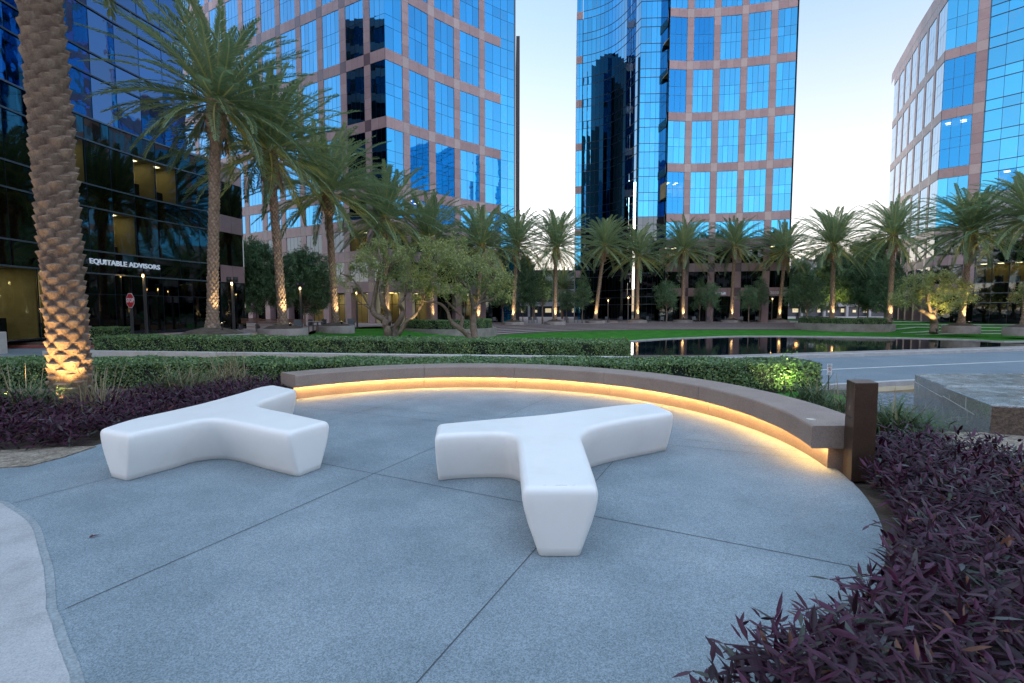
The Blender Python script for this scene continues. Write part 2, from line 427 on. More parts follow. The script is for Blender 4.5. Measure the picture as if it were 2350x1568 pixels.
plaza_poly = arc(BC, 4.1, 163, -77, 90) + [(0.2, 1.2), (0.4, -7), (-14, -7), (-14, 4.3), (-6.2, 4.58), (-5.03, 4.62), (-4.80, 4.68)]
sheet('plaza', plaza_poly, 0.0, M['plaza'], th=.12)
curb = [(-14, 4.35), (-6, 4.02), (-4.9, 3.98), (-4.17, 3.81), (-3.97, 3.72), (-3.47, 3.41), (-3.02, 3.02), (-2.73, 2.76), (-2.39, 2.42), (-2.27, 2.32), (-2.05, 2.13), (-1.78, 1.9), (-1.3, 1.4), (-.95, .8), (-.8, -1), (-.8, -6.9)]
def smooth_line(P, n=6):
    out = []
    for i in range(len(P) - 1):
        p0 = P[max(i - 1, 0)]; p1 = P[i]; p2 = P[i + 1]; p3 = P[min(i + 2, len(P) - 1)]
        for k in range(n):
            t = k / n
            out.append(tuple(.5 * ((2 * p1[j]) + (-p0[j] + p2[j]) * t + (2 * p0[j] - 5 * p1[j] + 4 * p2[j] - p3[j]) * t * t + (-p0[j] + 3 * p1[j] - 3 * p2[j] + p3[j]) * t ** 3) for j in range(len(p1))))
    out.append(P[-1]); return out
cs = smooth_line(curb, 5)
def offset_line(P, d):
    out = []
    for i, p in enumerate(P):
        a = P[max(i - 1, 0)]; b = P[min(i + 1, len(P) - 1)]
        tx, ty = b[0] - a[0], b[1] - a[1]; l = hypot(tx, ty) + 1e-9
        out.append((p[0] - ty / l * d, p[1] + tx / l * d))
    return out
inner = offset_line(cs, -.04)
rnd = random.Random(4)
inner = [(p[0] + rnd.uniform(-.002, .002), p[1] + rnd.uniform(-.002, .002)) for p in inner]
mb = MB()
for i in range(len(cs) - 1):
    mb.face([(*inner[i], .003), (*inner[i + 1], .003), (*cs[i + 1], .003), (*cs[i], .003)])
tag(mb.build('pavement_border', M['border']), kind='structure')
sheet('pavement', inner + [(-13.9, -6.9)], .008, M['paleconc'], th=.006)
# saw-cut joints of the plaza
mb = MB()
def strip(p, q, w, z):
    dx, dy = q[0] - p[0], q[1] - p[1]; l = hypot(dx, dy); nx, ny = -dy / l * w / 2, dx / l * w / 2
    mb.face([(p[0] - nx, p[1] - ny, z), (q[0] - nx, q[1] - ny, z), (q[0] + nx, q[1] + ny, z), (p[0] + nx, p[1] + ny, z)])
ga = radians(63.9); gd = (cos(ga), sin(ga)); gn = (-gd[1], gd[0])
def clip_circle(o, d, r=3.98):
    ox, oy = o[0] - BC[0], o[1] - BC[1]
    b = ox * d[0] + oy * d[1]; c = ox * ox + oy * oy - r * r
    if b * b <= c: return None
    s = math.sqrt(b * b - c); return -b - s, -b + s
x0 = (-1.31, 4.46)
import itertools
def joint(o, d, lo=None, hi=None, z=.0025):
    c = clip_circle(o, d)
    if not c: return
    a = c[0] if lo is None else lo; b = c[1] if hi is None else hi
    strip((o[0] + d[0] * a, o[1] + d[1] * a), (o[0] + d[0] * b, o[1] + d[1] * b), .006, z)
joint(x0, gd, lo=-2.3)
joint((.27, 3.26), gd, lo=-2.6)
joint((-3.3, 5.2), gd)
joint(x0, (gn[0], gn[1]))
joint((1.85, 5.42), (cos(radians(157.5)), sin(radians(157.5))))
joint((-3.03, 7.94), (cos(radians(156)), sin(radians(156))))
tag(mb.build('pavement_joints', M['joint']), kind='structure')

sheet('sandy_ground', [(3.45, 4.6), (3.2, 4.3), (3.3, 3.6), (12, 3.0), (12, 6.2), (5.6, 6.0), (5.0, 7.4), (3.6, 6.3)], .004, M['sand'])
sheet('sandy_strip', [(-5.1, 4.60), (-4.80, 4.66), (-4.72, 4.95), (-4.72, 5.35), (-5.2, 5.3), (-6.5, 4.95), (-14, 4.9), (-14, 4.35)], .012, M['sand'], th=.01)

# ------------------------------------------------------------------ road
RS = .284
def road_y(x, y0): return y0 + RS * x
rz_ = -.60
def band(name, y0a, y0b, z, m, x0=-1.0, x1=90, th=0.0):
    return sheet(name, [(x0, road_y(x0, y0a)), (x1, road_y(x1, y0a)), (x1, road_y(x1, y0b)), (x0, road_y(x0, y0b))], z, m, th=th)
# measured: near edge, centre line and far edge of the road
NEAR = G(2350, 861, rz_)[1] - RS * G(2350, 861, rz_)[0]
MID = G(1888, 849, rz_)[1] - RS * G(1888, 849, rz_)[0]
FARE = G(1880, 822, rz_)[1] - RS * G(1880, 822, rz_)[0]
band('road', NEAR, FARE, rz_, M['asphalt'], x0=-3, th=.3)
band('road_centre_line', MID - .07, MID + .07, rz_ + .005, M['line'], x0=-3)
band('near_gutter', NEAR - .35, NEAR + .05, rz_ + .004, M['curb'], x0=2, th=.2)
band('kerb', NEAR - .55, NEAR - .352, rz_ + .13, M['curb'], x0=2, th=.5)
band('far_kerb', FARE + .002, FARE + .22, rz_ + .15, M['curb'], x0=-3, th=.6)
COP = FARE + 1.45
band('pool_coping', FARE + .222, COP, rz_ + .11, M['wallconc'], x0=-2.5, th=.9)

# ------------------------------------------------------------------ reflecting pool, lawn
WZ = -.95
pool_poly = [(-2.4, road_y(-2.4, COP + .003)), (60, road_y(60, COP + .003)), (60, 50)]
farp = [G(u, v, WZ) for u, v in [(2350, 785), (2224, 781), (2100, 777.5), (1972, 775), (1830, 773), (1692, 773), (1591, 776.5), (1520, 779.5), (1444, 785), (1390, 790)]]
pool_far = smooth_line([(60, 46.5)] + farp + [(2.6, 28.0), (-1.0, 25.0)], 4)
sheet('pool_water', [(-1.0, road_y(-1.0, COP + .003)), (60, road_y(60, COP + .003))] + pool_far, WZ, M['water'])
mb = MB()
po = offset_line(pool_far, -.28)
for i in range(len(pool_far) - 1):
    a, b, c, d = pool_far[i], pool_far[i + 1], po[i + 1], po[i]
    zt = WZ + .075
    mb.face([(*a, zt), (*d, zt), (*c, zt), (*b, zt)]); mb.face([(*a, WZ - .1), (*a, zt), (*b, zt), (*b, WZ - .1)]); mb.face([(*d, WZ - .1), (*c, WZ - .1), (*c, zt), (*d, zt)])
tag(mb.build('pool_kerb', M['curb']), kind='structure')

LZ = -.90
# foot of the long steps, seen from left to right, and their top edge
foot = [G(u, v, LZ) for u, v in [(1110, 773.0), (1135, 770.5), (1200, 766), (1291, 761.5), (1441, 758), (1600, 757), (1786, 757), (1900, 758), (1960, 760)]]
topx = [G(u, v, -.24) for u, v in [(1105, 748.0), (1135, 746.5), (1200, 745), (1291, 743.6), (1441, 741.6), (1600, 741), (1786, 740.6), (1900, 741), (1975, 742)]]
NST = 6
mb = MB()
for k in range(NST):
    z0 = LZ + (-.24 - LZ) * k / NST; z1 = LZ + (-.24 - LZ) * (k + 1) / NST
    A = [tuple(np.array(f) * (1 - k / NST) + np.array(t) * (k / NST)) for f, t in zip(foot, topx)]
    B = [tuple(np.array(f) * (1 - (k + 1) / NST) + np.array(t) * ((k + 1) / NST)) for f, t in zip(foot, topx)]
    A = smooth_line(A, 3); B = smooth_line(B, 3)
    for i in range(len(A) - 1):
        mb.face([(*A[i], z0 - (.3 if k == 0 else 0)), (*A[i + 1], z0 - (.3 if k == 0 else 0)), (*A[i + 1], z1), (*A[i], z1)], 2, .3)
        mb.face([(*A[i], z1), (*A[i + 1], z1), (*B[i + 1], z1), (*B[i], z1)], 0, .75)
        mb.face([(A[i][0], A[i][1] - .04, z1 + .004), (A[i + 1][0], A[i + 1][1] - .04, z1 + .004), (A[i + 1][0], A[i + 1][1] + .3, z1 + .004), (A[i][0], A[i][1] + .3, z1 + .004)], 1, .6)
steps = mb.build('steps', [M['pinkpave'], M['curb'], mat('shaded_riser_stone', [(0, (.11, .085, .08)), (1, (.16, .125, .12))], .8, nscale=2, tone=False)]); tag(steps, kind='structure')  # risers coloured darker than the treads, their shade put into the stone

# terrace paving behind the steps; it rises towards the left building
def tz(x, y):
    return -.24 + .29 * interp(x, [-16, -2], [1, 0]) * interp(y, [28, 60], [1, .55]) + .24 * interp(x, [30, 50], [0, 1])
def terrace():
    mb = MB(); edge = smooth_line(topx, 3)
    # right part, behind the steps
    for i in range(len(edge) - 1):
        a, b = edge[i], edge[i + 1]
        rows = []
        for t in (0, .1, .25, .5, 1.0):
            r = []
            for p in (a, b):
                y = p[1] + (190 - p[1]) * t ** 1.6
                r.append((p[0] * (1 + t * 1.2), y, -.24))
            rows.append(r)
        mb.grid(rows, 0, .5, False)
    x0, y0 = edge[-1]
    mb.face([(x0, y0, -.24), (90, y0 - 8, -.24), (160, 190, -.24), (x0 * 2.2, 190, -.24)])
    return tag(mb.build('terrace_paving', M['pinkpave']), kind='structure')
terrace()
# left paving (in front of the left towers): a warped sheet
pl = [G(545, 764, .04), G(600, 771, .03), G(690, 768, .0), G(738, 758, -.05), G(850, 753, -.12), G(935, 752, -.2), (topx[0][0] - .2, topx[0][1])]
mb = MB()
front = smooth_line([(-40, 24.5), (-27, 25.2), (-19.5, 26.0), G(545, 764, .04)][:3] + pl, 3)
rows = []
for t in (0, .08, .2, .45, 1.0):
    r = []
    for p in front:
        y = p[1] + (150 - p[1]) * t ** 1.5; x = p[0] * (1 + t)
        z0 = interp(p[0], [-20, -14, -8, -3], [.04, .02, -.12, -.236])
        r.append((x, y, z0 * (1 - t) + -.24 * t))
    rows.append(r)
mb.grid(rows, 0, .5, False)
tag(mb.build('forecourt_paving', M['pinkpave']), kind='structure')

def lawn_mesh():
    """grass between the hedge, the pool, the steps and the forecourt"""
    mb = MB()
    lefte = [G(700, 771, -.03), G(745, 759, -.09), G(815, 755, -.14), G(880, 753, -.2), G(935, 752, -.24)]
    # left slope
    back = [(p[0], p[1], z) for p, z in zip(lefte, (-.03, -.09, -.14, -.2, -.24))] + [(foot[0][0], foot[0][1], LZ)]
    fr = [(-9.0, 22.6, -.16), (-7.5, 22.4, -.22), (-5.5, 22, -.35), (-4.0, 21.8, -.45), (-2.5, 21.6, -.6), (-.9, 21.5, -.86)]
    rows = []
    for t in np.linspace(0, 1, 7):
        rows.append([tuple(np.array(a) * (1 - t) + np.array(b) * t) for a, b in zip(fr, back)])
    mb.grid(rows, 0, .5, True)
    # flat part between pool kerb and steps
    ft = smooth_line(foot, 4)
    pf = [p for p in offset_line(pool_far, -.285)]
    pf = list(reversed(pf))
    poly = [(-.9, 21.5)] + [p for p in pf if p[0] > 0.5 and p[0] < 55] + [(58, 62), (44, 62)] + list(reversed([(p[0], p[1] + .05) for p in ft]))
    mb.face([(p[0], p[1], LZ) for p in poly])
    o = mb.build('lawn', M['lawn'])
    return tag(o, 'short mown green lawn between the dark pool and the steps', 'lawn', kind='structure')
lawn_mesh()
# grass tiers on the right with pale kerbs
tiers = [(767.5, LZ, -.74), (761, -.74, -.56), (753.5, -.56, -.38), (746.5, -.38, -.2), (740, -.2, 0.0)]
mbk, mbg = MB(), MB()
for i, (v, za, zb) in enumerate(tiers):
    dL = G(2100, v, za)[1]
    def yy(x, base=dL): return base - .00 * (x - 40) - .14 * (x - 40)
    xa = 40.5 + i * .8; n = 12
    X = [xa + (95 - xa) * k / n for k in range(n + 1)]
    for k in range(n):
        a, b = X[k], X[k + 1]; ea, eb = (LZ - .02 if k == 0 else zb), zb
        e = 10 if i < 4 else 20
        mbg.face([(a, yy(a), za - .15), (b, yy(b), za - .15), (b, yy(b), eb - .07), (a, yy(a), ea - .07)])
        mbk.face([(a, yy(a) - .01, ea - .07), (b, yy(b) - .01, eb - .07), (b, yy(b) - .01, eb), (a, yy(a) - .01, ea)])
        mbk.face([(a, yy(a) - .01, ea), (b, yy(b) - .01, eb), (b, yy(b) + .35, eb), (a, yy(a) + .35, ea)])
        mbg.face([(a, yy(a) + .35, ea - .01), (b, yy(b) + .35, eb - .01), (b, yy(b) + e, eb - .01), (a, yy(a) + e, ea - .01)])
tag(mbk.build('terrace_kerbs', M['curb']), kind='structure')
tag(mbg.build('terrace_lawn', M['lawn']), kind='structure')

# driveway at the far left
sheet('driveway', [(-40, 17.2), (-16, 17.2), (-15.8, 23.6), (-40, 24.4)], -.36, M['asphalt'], th=.3)
tag(sheet('red_kerb', [(-40, 24.41), (-19.0, 23.95), (-19.0, 24.2), (-40, 24.7)], -.22, M['redcurb'], th=.3), kind='structure')
sheet('back_bed', [(-40, 24.71), (-19.0, 24.21), (-15.5, 23.7), (-15.5, 25.9), (-19.5, 26.0), (-40, 24.9)], -.1, M['soil'], th=.3)
# ================================================================== BUILDINGS
class Path:
    """plan line of a facade; outward is to the right of the walking direction when side=1"""
    def __init__(s, P, side=1):
        s.P = P; s.side = side; s.c = [0]
        for a, b in zip(P, P[1:]): s.c.append(s.c[-1] + hypot(b[0] - a[0], b[1] - a[1]))
        s.L = s.c[-1]
    def at(s, t):
        t0 = t; t = min(max(t, 0), s.L)
        i = 0
        while i < len(s.c) - 2 and t > s.c[i + 1]: i += 1
        a, b = s.P[i], s.P[i + 1]; k = (t0 - s.c[i]) / (s.c[i + 1] - s.c[i])
        return (a[0] + (b[0] - a[0]) * k, a[1] + (b[1] - a[1]) * k)
    def nrm(s, t0, t1):
        a, b = s.at(t0), s.at(t1); l = hypot(b[0] - a[0], b[1] - a[1]) + 1e-9
        return ((b[1] - a[1]) / l * s.side, -(b[0] - a[0]) / l * s.side)
RB = random.Random(7)
def panels(mb, P, ss, zs, off, gap, tilt, m, tr=(.3, .7), edge=True, skip=()):
    """a grid of flat panes / slabs along the path, each its own quad"""
    g = gap / 2
    for j in range(len(zs) - 1):
        for i in range(len(ss) - 1):
            if (i, j) in skip: continue
            s0, s1 = ss[i] + (g if (edge or i > 0) else 0), ss[i + 1] - (g if (edge or i < len(ss) - 2) else 0)
            z0, z1 = zs[j] + (g if (edge or j > 0) else 0), zs[j + 1] - (g if (edge or j < len(zs) - 2) else 0)
            n = P.nrm(s0, s1); a, b = P.at(s0), P.at(s1)
            h = tilt * RB.uniform(-1, 1) * (s1 - s0); w = tilt * RB.uniform(-1, 1) * (z1 - z0)
            o = [off - h / 2 - w / 2, off + h / 2 - w / 2, off + h / 2 + w / 2, off - h / 2 + w / 2]
            q = [(a[0] + n[0] * o[0], a[1] + n[1] * o[0], z0), (b[0] + n[0] * o[1], b[1] + n[1] * o[1], z0),
                 (b[0] + n[0] * o[2], b[1] + n[1] * o[2], z1), (a[0] + n[0] * o[3], a[1] + n[1] * o[3], z1)]
            if P.side < 0: q = [q[1], q[0], q[3], q[2]]
            mb.face(q, m, RB.uniform(*tr))
def lin(a, b, n): return [a + (b - a) * i / n for i in range(n + 1)]
def window(parent, P, s0, s1, npan, zs, glass, name='window', tilt=.0045, lit=None, depth=2.6, nl=2, off=-.05, gap=.04, holes=()):
    mb = MB(); ss = lin(s0, s1, npan)
    panels(mb, P, ss, zs, off, gap, tilt * 1.4, 0, (0, 1), skip=holes)
    if holes:          # leave out the lit bays and put a glazed room into each
        panels(mb, P, ss, zs, off - .05, 0, 0, 1, skip=holes)
        o = mb.build(name, [glass, M['mullion']], parent, True)
        for i, j in sorted(holes):
            window(parent, P, ss[i] + .01, ss[i + 1] - .01, 1, [zs[j] + .01, zs[j + 1] - .01], M['see_dark' if zs[j] < 16 else 'see'], name='lit_window', lit=True, nl=1, depth=2.4, off=off)
        return o
    if not lit:
        panels(mb, P, ss, [zs[0], zs[-1]], off - .05, 0, 0, 1)
        return mb.build(name, [glass, M['mullion']], parent, True)
    # mullion bars instead of a backing sheet, and a real room behind
    for s in ss:
        e = .035; panels(mb, P, [s - e, s + e], [zs[0], zs[-1]], off - .03, 0, 0, 1)
    for z in zs: panels(mb, P, ss, [z - .035, z + .035], off - .035, 0, 0, 1)
    o = mb.build(name, [glass, M['mullion']], parent, True)
    rb = MB(); zz = lit if isinstance(lit, tuple) else (zs[0], zs[-1])
    n = P.nrm(s0, s1); a, b = P.at(s0), P.at(s1)
    A = (a[0] + n[0] * (off - .12), a[1] + n[1] * (off - .12)); B = (b[0] + n[0] * (off - .12), b[1] + n[1] * (off - .12))
    C_ = (b[0] - n[0] * depth, b[1] - n[1] * depth); D = (a[0] - n[0] * depth, a[1] - n[1] * depth)
    for p, q in ((B, C_), (C_, D), (D, A)): rb.face([(*p, zz[0]), (*q, zz[0]), (*q, zz[1]), (*p, zz[1])], 0)
    rb.face([(*A, zz[1]), (*B, zz[1]), (*C_, zz[1]), (*D, zz[1])], 1); rb.face([(*A, zz[0]), (*B, zz[0]), (*C_, zz[0]), (*D, zz[0])], 1)
    rg_ = random.Random(int(a[0] * 31 + a[1] * 17 + zz[0] * 7))
    def rp(f, g): return tuple((A[c] * (1 - f) + B[c] * f) * (1 - g) + (D[c] * (1 - f) + C_[c] * f) * g for c in (0, 1))
    W_ = max(1, int(math.dist(A, B) / 1.4))
    for k in range(W_):      # desks, screens and a partition or two in every room
        f0 = (k + rg_.uniform(.05, .4)) / W_; f1 = min(.97, f0 + rg_.uniform(.3, .75) / W_); g0 = rg_.uniform(.25, .7); hz = rg_.uniform(.55, 1.1)
        rb.face([(*rp(f0, g0), zz[0]), (*rp(f1, g0), zz[0]), (*rp(f1, g0), zz[0] + hz), (*rp(f0, g0), zz[0] + hz)], 2)
        rb.face([(*rp(f0, g0), zz[0] + hz), (*rp(f1, g0), zz[0] + hz), (*rp(f1, min(.98, g0 + .25)), zz[0] + hz), (*rp(f0, min(.98, g0 + .25)), zz[0] + hz)], 2)
        if rg_.random() < .55:
            f2 = rg_.uniform(.1, .9); f3 = min(.98, f2 + rg_.uniform(.08, .3) / W_)
            rb.face([(*rp(f2, .8), zz[0]), (*rp(f3, .8), zz[0]), (*rp(f3, .8), zz[1]), (*rp(f2, .8), zz[1])], 2)
    rb.build('office_interior', [M['room'], M['ceil'], M['core']], o).location = (0, 0, 0)
    o.children[-1].data.transform(__import__('mathutils').Matrix.Translation(-parent.location))
    lb = MB()
    for k in range(nl):
        f0, f1 = (k + .25) / nl, (k + .62) / nl
        for g0, g1 in ((.30, .42), (.62, .74)):
            q = []
            for f, g in ((f0, g0), (f1, g0), (f1, g1), (f0, g1)):
                x = A[0] * (1 - f) * (1 - g) + B[0] * f * (1 - g) + C_[0] * f * g + D[0] * (1 - f) * g
                y = A[1] * (1 - f) * (1 - g) + B[1] * f * (1 - g) + C_[1] * f * g + D[1] * (1 - f) * g
                q.append((x - parent.location[0], y - parent.location[1], zz[1] - .02 - parent.location[2]))
            lb.face(q)
    lb.build('ceiling_light', M['panel_light'], o)
    return o
def gband(parent, P, ss, z0, z1, name='granite_band', off=0.0, block=None, blockm=2):
    """ss: list of (s0, s1, npanels, is_block)"""
    mb = MB()
    for s0, s1, n, bl in ss:
        panels(mb, P, lin(s0, s1, n), [z0, z1], off, .022, .0008, blockm if bl else 0, (.25, .75))
    for s0, s1, n, bl in ss: panels(mb, P, lin(s0, s1, n), [z0, z1], off - .02, 0, 0, 1)
    # soffit and sill returns
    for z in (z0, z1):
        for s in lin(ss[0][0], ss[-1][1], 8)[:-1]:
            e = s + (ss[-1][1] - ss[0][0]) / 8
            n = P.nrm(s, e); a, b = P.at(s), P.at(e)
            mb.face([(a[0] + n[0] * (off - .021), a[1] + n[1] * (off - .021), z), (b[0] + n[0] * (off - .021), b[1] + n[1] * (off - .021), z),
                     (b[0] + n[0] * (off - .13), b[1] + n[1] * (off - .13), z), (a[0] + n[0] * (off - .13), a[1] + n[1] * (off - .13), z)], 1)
    return mb.build(name, [M['granite'], M['granite_joint'], M['granite_pale'], M['granite_dark']], parent, True)
def gpier(parent, P, s0, s1, spans, name='granite_pier', off=0.0, dz=2.6):
    mb = MB()
    for z0, z1 in spans:
        n = max(1, round((z1 - z0) / dz)) if z1 - z0 < 4 else 5 if z1 - z0 > 6 else 2
        panels(mb, P, [s0, s1], lin(z0, z1, n), off, .022, .0008, 0, (.2, .8))
        for s in (s0, s1):      # reveal beside the glass
            n_ = P.nrm(s0, s1); a = P.at(s)
            mb.face([(a[0] + n_[0] * off, a[1] + n_[1] * off, z0), (a[0] + n_[0] * (off - .12), a[1] + n_[1] * (off - .12), z0),
                     (a[0] + n_[0] * (off - .12), a[1] + n_[1] * (off - .12), z1), (a[0] + n_[0] * off, a[1] + n_[1] * off, z1)], 0)
    panels(mb, P, [s0, s1], [spans[0][0], spans[-1][1]], off - .025, 0, 0, 1)
    return mb.build(name, [M['granite'], M['granite_joint']], parent, True)
def core(parent, poly, z0, z1, inset_roof=True):
    mb = MB(); mb.prism(poly, z0, z1, 0); mb.build('wall', M['core'], parent, True)
    mr = MB(); mr.prism(poly, z1 + .002, z1 + .25, 0); mr.build('roof', M['roof'], parent, True)

FL = 3.8
def tops(n0, n1): return [1.2 + FL * k for k in range(n0, n1)]
def rows_between(zt, double):
    """window rows between band top zt and the next band (1.3 high)"""
    return [zt, zt + 2.5, zt + 3.8, zt + 6.3] if double else [zt, zt + 2.5]
def grid_facade(parent, P, bays, singles, doubles, glass, low_glass, litset={}, corner='pale', low_lit={}, base=0.0, npan=4):
    """bays: list of (window_s0, window_s1, panes); piers fill between them. singles/doubles: band tops that carry
    a single or a double row of windows above. The ground floor is an arcade of piers below the first band."""
    n = len(bays); allz = singles + doubles
    ends = []
    for zt in allz + [allz[-1] + (7.6 if doubles else 3.8)]:
        seg = []
        for i, (a, b, k) in enumerate(bays):
            if i and bays[i - 1][1] < a - .05: seg.append((bays[i - 1][1], a, 1, True))
            seg.append((a, b, max(2, k - 1), False))
        bm_ = 3 if corner == 'dark' else 2
        bm_ = bm_ if (corner == 'dark' or zt > 13) else 3
        gband(parent, P, seg, zt - 1.3, zt, blockm=bm_)
    for i in range(n - 1):
        s0, s1 = bays[i][1], bays[i + 1][0]
        if s1 - s0 < .05: continue
        spans = [(zt, zt + 2.5) for zt in singles] + [(zt, zt + 6.3) for zt in doubles]
        gpier(parent, P, s0, s1, spans)
    for j, zt in enumerate(allz):
        dbl = zt in doubles
        for i, (a, b, k) in enumerate(bays):
            key = (i, j)
            g = glass if (dbl or zt > 12) else low_glass  # low rows take the glass with dark reflections in its colour
            if key in litset:
                window(parent, P, a, b, k, rows_between(zt, dbl), M['see'] if zt > 12 else M['see_dark'], lit=(litset[key] if isinstance(litset[key], tuple) else True))
            else:
                window(parent, P, a, b, k, rows_between(zt, dbl), g)

# ---- tower with the sharp corner, left of the middle
tb = thing('office_tower', (-14.57, 57.0, -.24), 'sharp-cornered pink granite and blue glass tower left of the left sky gap', 'office tower', 'granite and blue glass office towers')
corner = (-14.57, 57.0)
right_pts = [(-14.57, 57.0), (-12.9, 58.76), (-10.33, 61.60), (-7.47, 64.35), (-4.43, 66.85), (-1.58, 69.0), (.32, 70.2)]
PBR = Path(right_pts, 1)
dl = np.array((-23.29 + 14.57, 61.83 - 57.0)); dl = dl / np.linalg.norm(dl)
PBL = Path([corner, (corner[0] + dl[0] * 46, corner[1] + dl[1] * 46)], -1)
# panes measured on the right face
def s_of(P, u):
    """path length where the vertical line at photo column u (at the horizon) meets the plan line"""
    best = None
    for t in np.linspace(0, P.L, 800):
        p = P.at(t); uu = 1175 + p[0] / p[1] * F * 1.0
        if best is None or abs(uu - u) < best[0]: best = (abs(uu - u), t)
    return best[1]
bR = []
sR = [s_of(PBR, u) for u in (892, 932, 947, 989, 1004, 1046, 1060, 1102, 1115, 1150)]
kk = [2, 3, 3, 3, 3]
for i in range(5): bR.append((sR[2 * i] if i else 0.02, sR[2 * i + 1], [2, 3, 3, 3, 2][i]))
singles = tops(1, 4); dbl = [16.4, 24.0, 31.6, 39.2, 46.8]
grid_facade(tb, PBR, bR, singles, dbl, M['glass'], M['glass_black'], litset={(1, 2): True})
# glass end strip of the right face
zall = [z for zt in [1.2] + singles for z in (zt, zt + 2.5)] + [z for zt in dbl for z in (zt, zt + 2.5, zt + 3.8, zt + 6.3)] + [54.4]
zall = sorted(set(zall))
window(tb, PBR, sR[9], PBR.L - .02, 2, [-.2] + zall, M['glass'], name='curtain_wall', tilt=.003)
bL = [(.02, 2.35, 3)]
s = 3.35
while s < 40:
    bL.append((s, s + 2.98, 4)); s += 4.02
grid_facade(tb, PBL, bL, singles, dbl, M['glass'], M['glass_black'], corner='dark', litset={(1, 1): True, (0, 3): (28.0, 30.4)})
# ground floor: piers, lit lobby glass
def ground_floor(parent, P, bays, z0, z1, lit, glass):
    for i, (a, b, k) in enumerate(bays):
        pa = bays[i - 1][1] if i else a
        if a - pa > .05:
            mb = MB()
            p0, p1 = P.at(pa), P.at(a); n = P.nrm(pa, a)
            cx, cy = (p0[0] + p1[0]) / 2 - n[0] * .45, (p0[1] + p1[1]) / 2 - n[1] * .45
            mb.box(cx, cy, z0, hypot(p1[0] - p0[0], p1[1] - p0[1]), .9, z1 - z0, atan2(p1[1] - p0[1], p1[0] - p0[0]), 0, .55)
            mb.build('granite_column', [M['granite']], parent, True)
        if i in lit:
            window(parent, P, a - .4, b + .4, k, [z0, z0 + 2.5, z1], M['see_lobby'], name='lobby_glass', off=-1.2, lit=True, depth=4.2, nl=2)
        else:
            window(parent, P, a - .4, b + .4, k, [z0, z0 + 2.5, z1], glass, name='lobby_glass', off=-1.2)
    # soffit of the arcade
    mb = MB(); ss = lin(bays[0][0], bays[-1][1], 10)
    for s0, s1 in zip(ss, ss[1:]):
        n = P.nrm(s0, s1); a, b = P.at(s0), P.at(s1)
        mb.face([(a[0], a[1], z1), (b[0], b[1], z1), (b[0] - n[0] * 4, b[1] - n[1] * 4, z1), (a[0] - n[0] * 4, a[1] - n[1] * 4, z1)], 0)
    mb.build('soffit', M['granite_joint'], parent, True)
ground_floor(tb, PBR, bR, -.24, 3.7, (0, 1, 3), M['glass_black'])
ground_floor(tb, PBL, bL, -.24, 3.7, (0, 1, 2, 3), M['glass_black'])
def inset(P, d, s0=0, s1=None, n=12):
    out = []
    s1 = P.L if s1 is None else s1
    for s in lin(s0, s1, n):
        nn = P.nrm(max(0, s - .4), min(P.L, s + .4)); a = P.at(s); out.append((a[0] - nn[0] * d, a[1] - nn[1] * d))
    return out
far_l = PBL.at(PBL.L)
cr = [(corner[0] + .2, corner[1] + 7.2)] + inset(PBR, 4.6, 6, PBR.L - .3)[1:] + [(.1, 72), (.1, 100), (far_l[0] + 6, 110), (far_l[0] + 2, far_l[1] + 3)]
core(tb, cr, -.24, 54.2)
# parapet slab closing the gap between glass and core at the top
def cap(parent, P, z, d=5.0, th=.5):
    mb = MB(); ss = lin(0, P.L, 16); a = [P.at(s) for s in ss]; b = inset(P, d, 0, P.L, 16)
    for i in range(16):
        mb.face([(*a[i], z), (*a[i + 1], z), (*b[i + 1], z), (*b[i], z)])
        n = P.nrm(ss[i], ss[i + 1])
    mb.build('roof_edge', M['roof'], parent, True)
cap(tb, PBR, 54.45); cap(tb, PBL, 54.45)
mb = MB(); mb.box(.85, 75, -.24, .5, 9, 40.5, 0, 0); mb.build('side_wing', M['core'], tb, True)
mb = MB(); mb.box(.20, 85, -.24, .6, 29, 54.5, 0, 0); mb.build('side_wall', M['glass_black'], tb, True)

# ---- the middle tower
tc_ = thing('office_tower', (20.1, 77.5, -.24), 'middle tower with curved blue glass wall, standing between the two sky gaps', 'office tower', 'granite and blue glass office towers')
z46 = 46.46
cm = [(23.55, 74.9), (26.45, 75.2), (29.83, 75.04), (33.64, 74.55), (37.32, 73.7), (41.65, 72.5)]
PCM = Path(cm, 1)
def uu(P, u): return s_of(P, u)
cu = [(1524, 1562), (1577, 1621), (1636, 1682), (1697, 1746), (1762, 1804)]
bC = [(max(.02, uu(PCM, a)), uu(PCM, b), k) for (a, b), k in zip(cu, (3, 4, 4, 4, 3))]
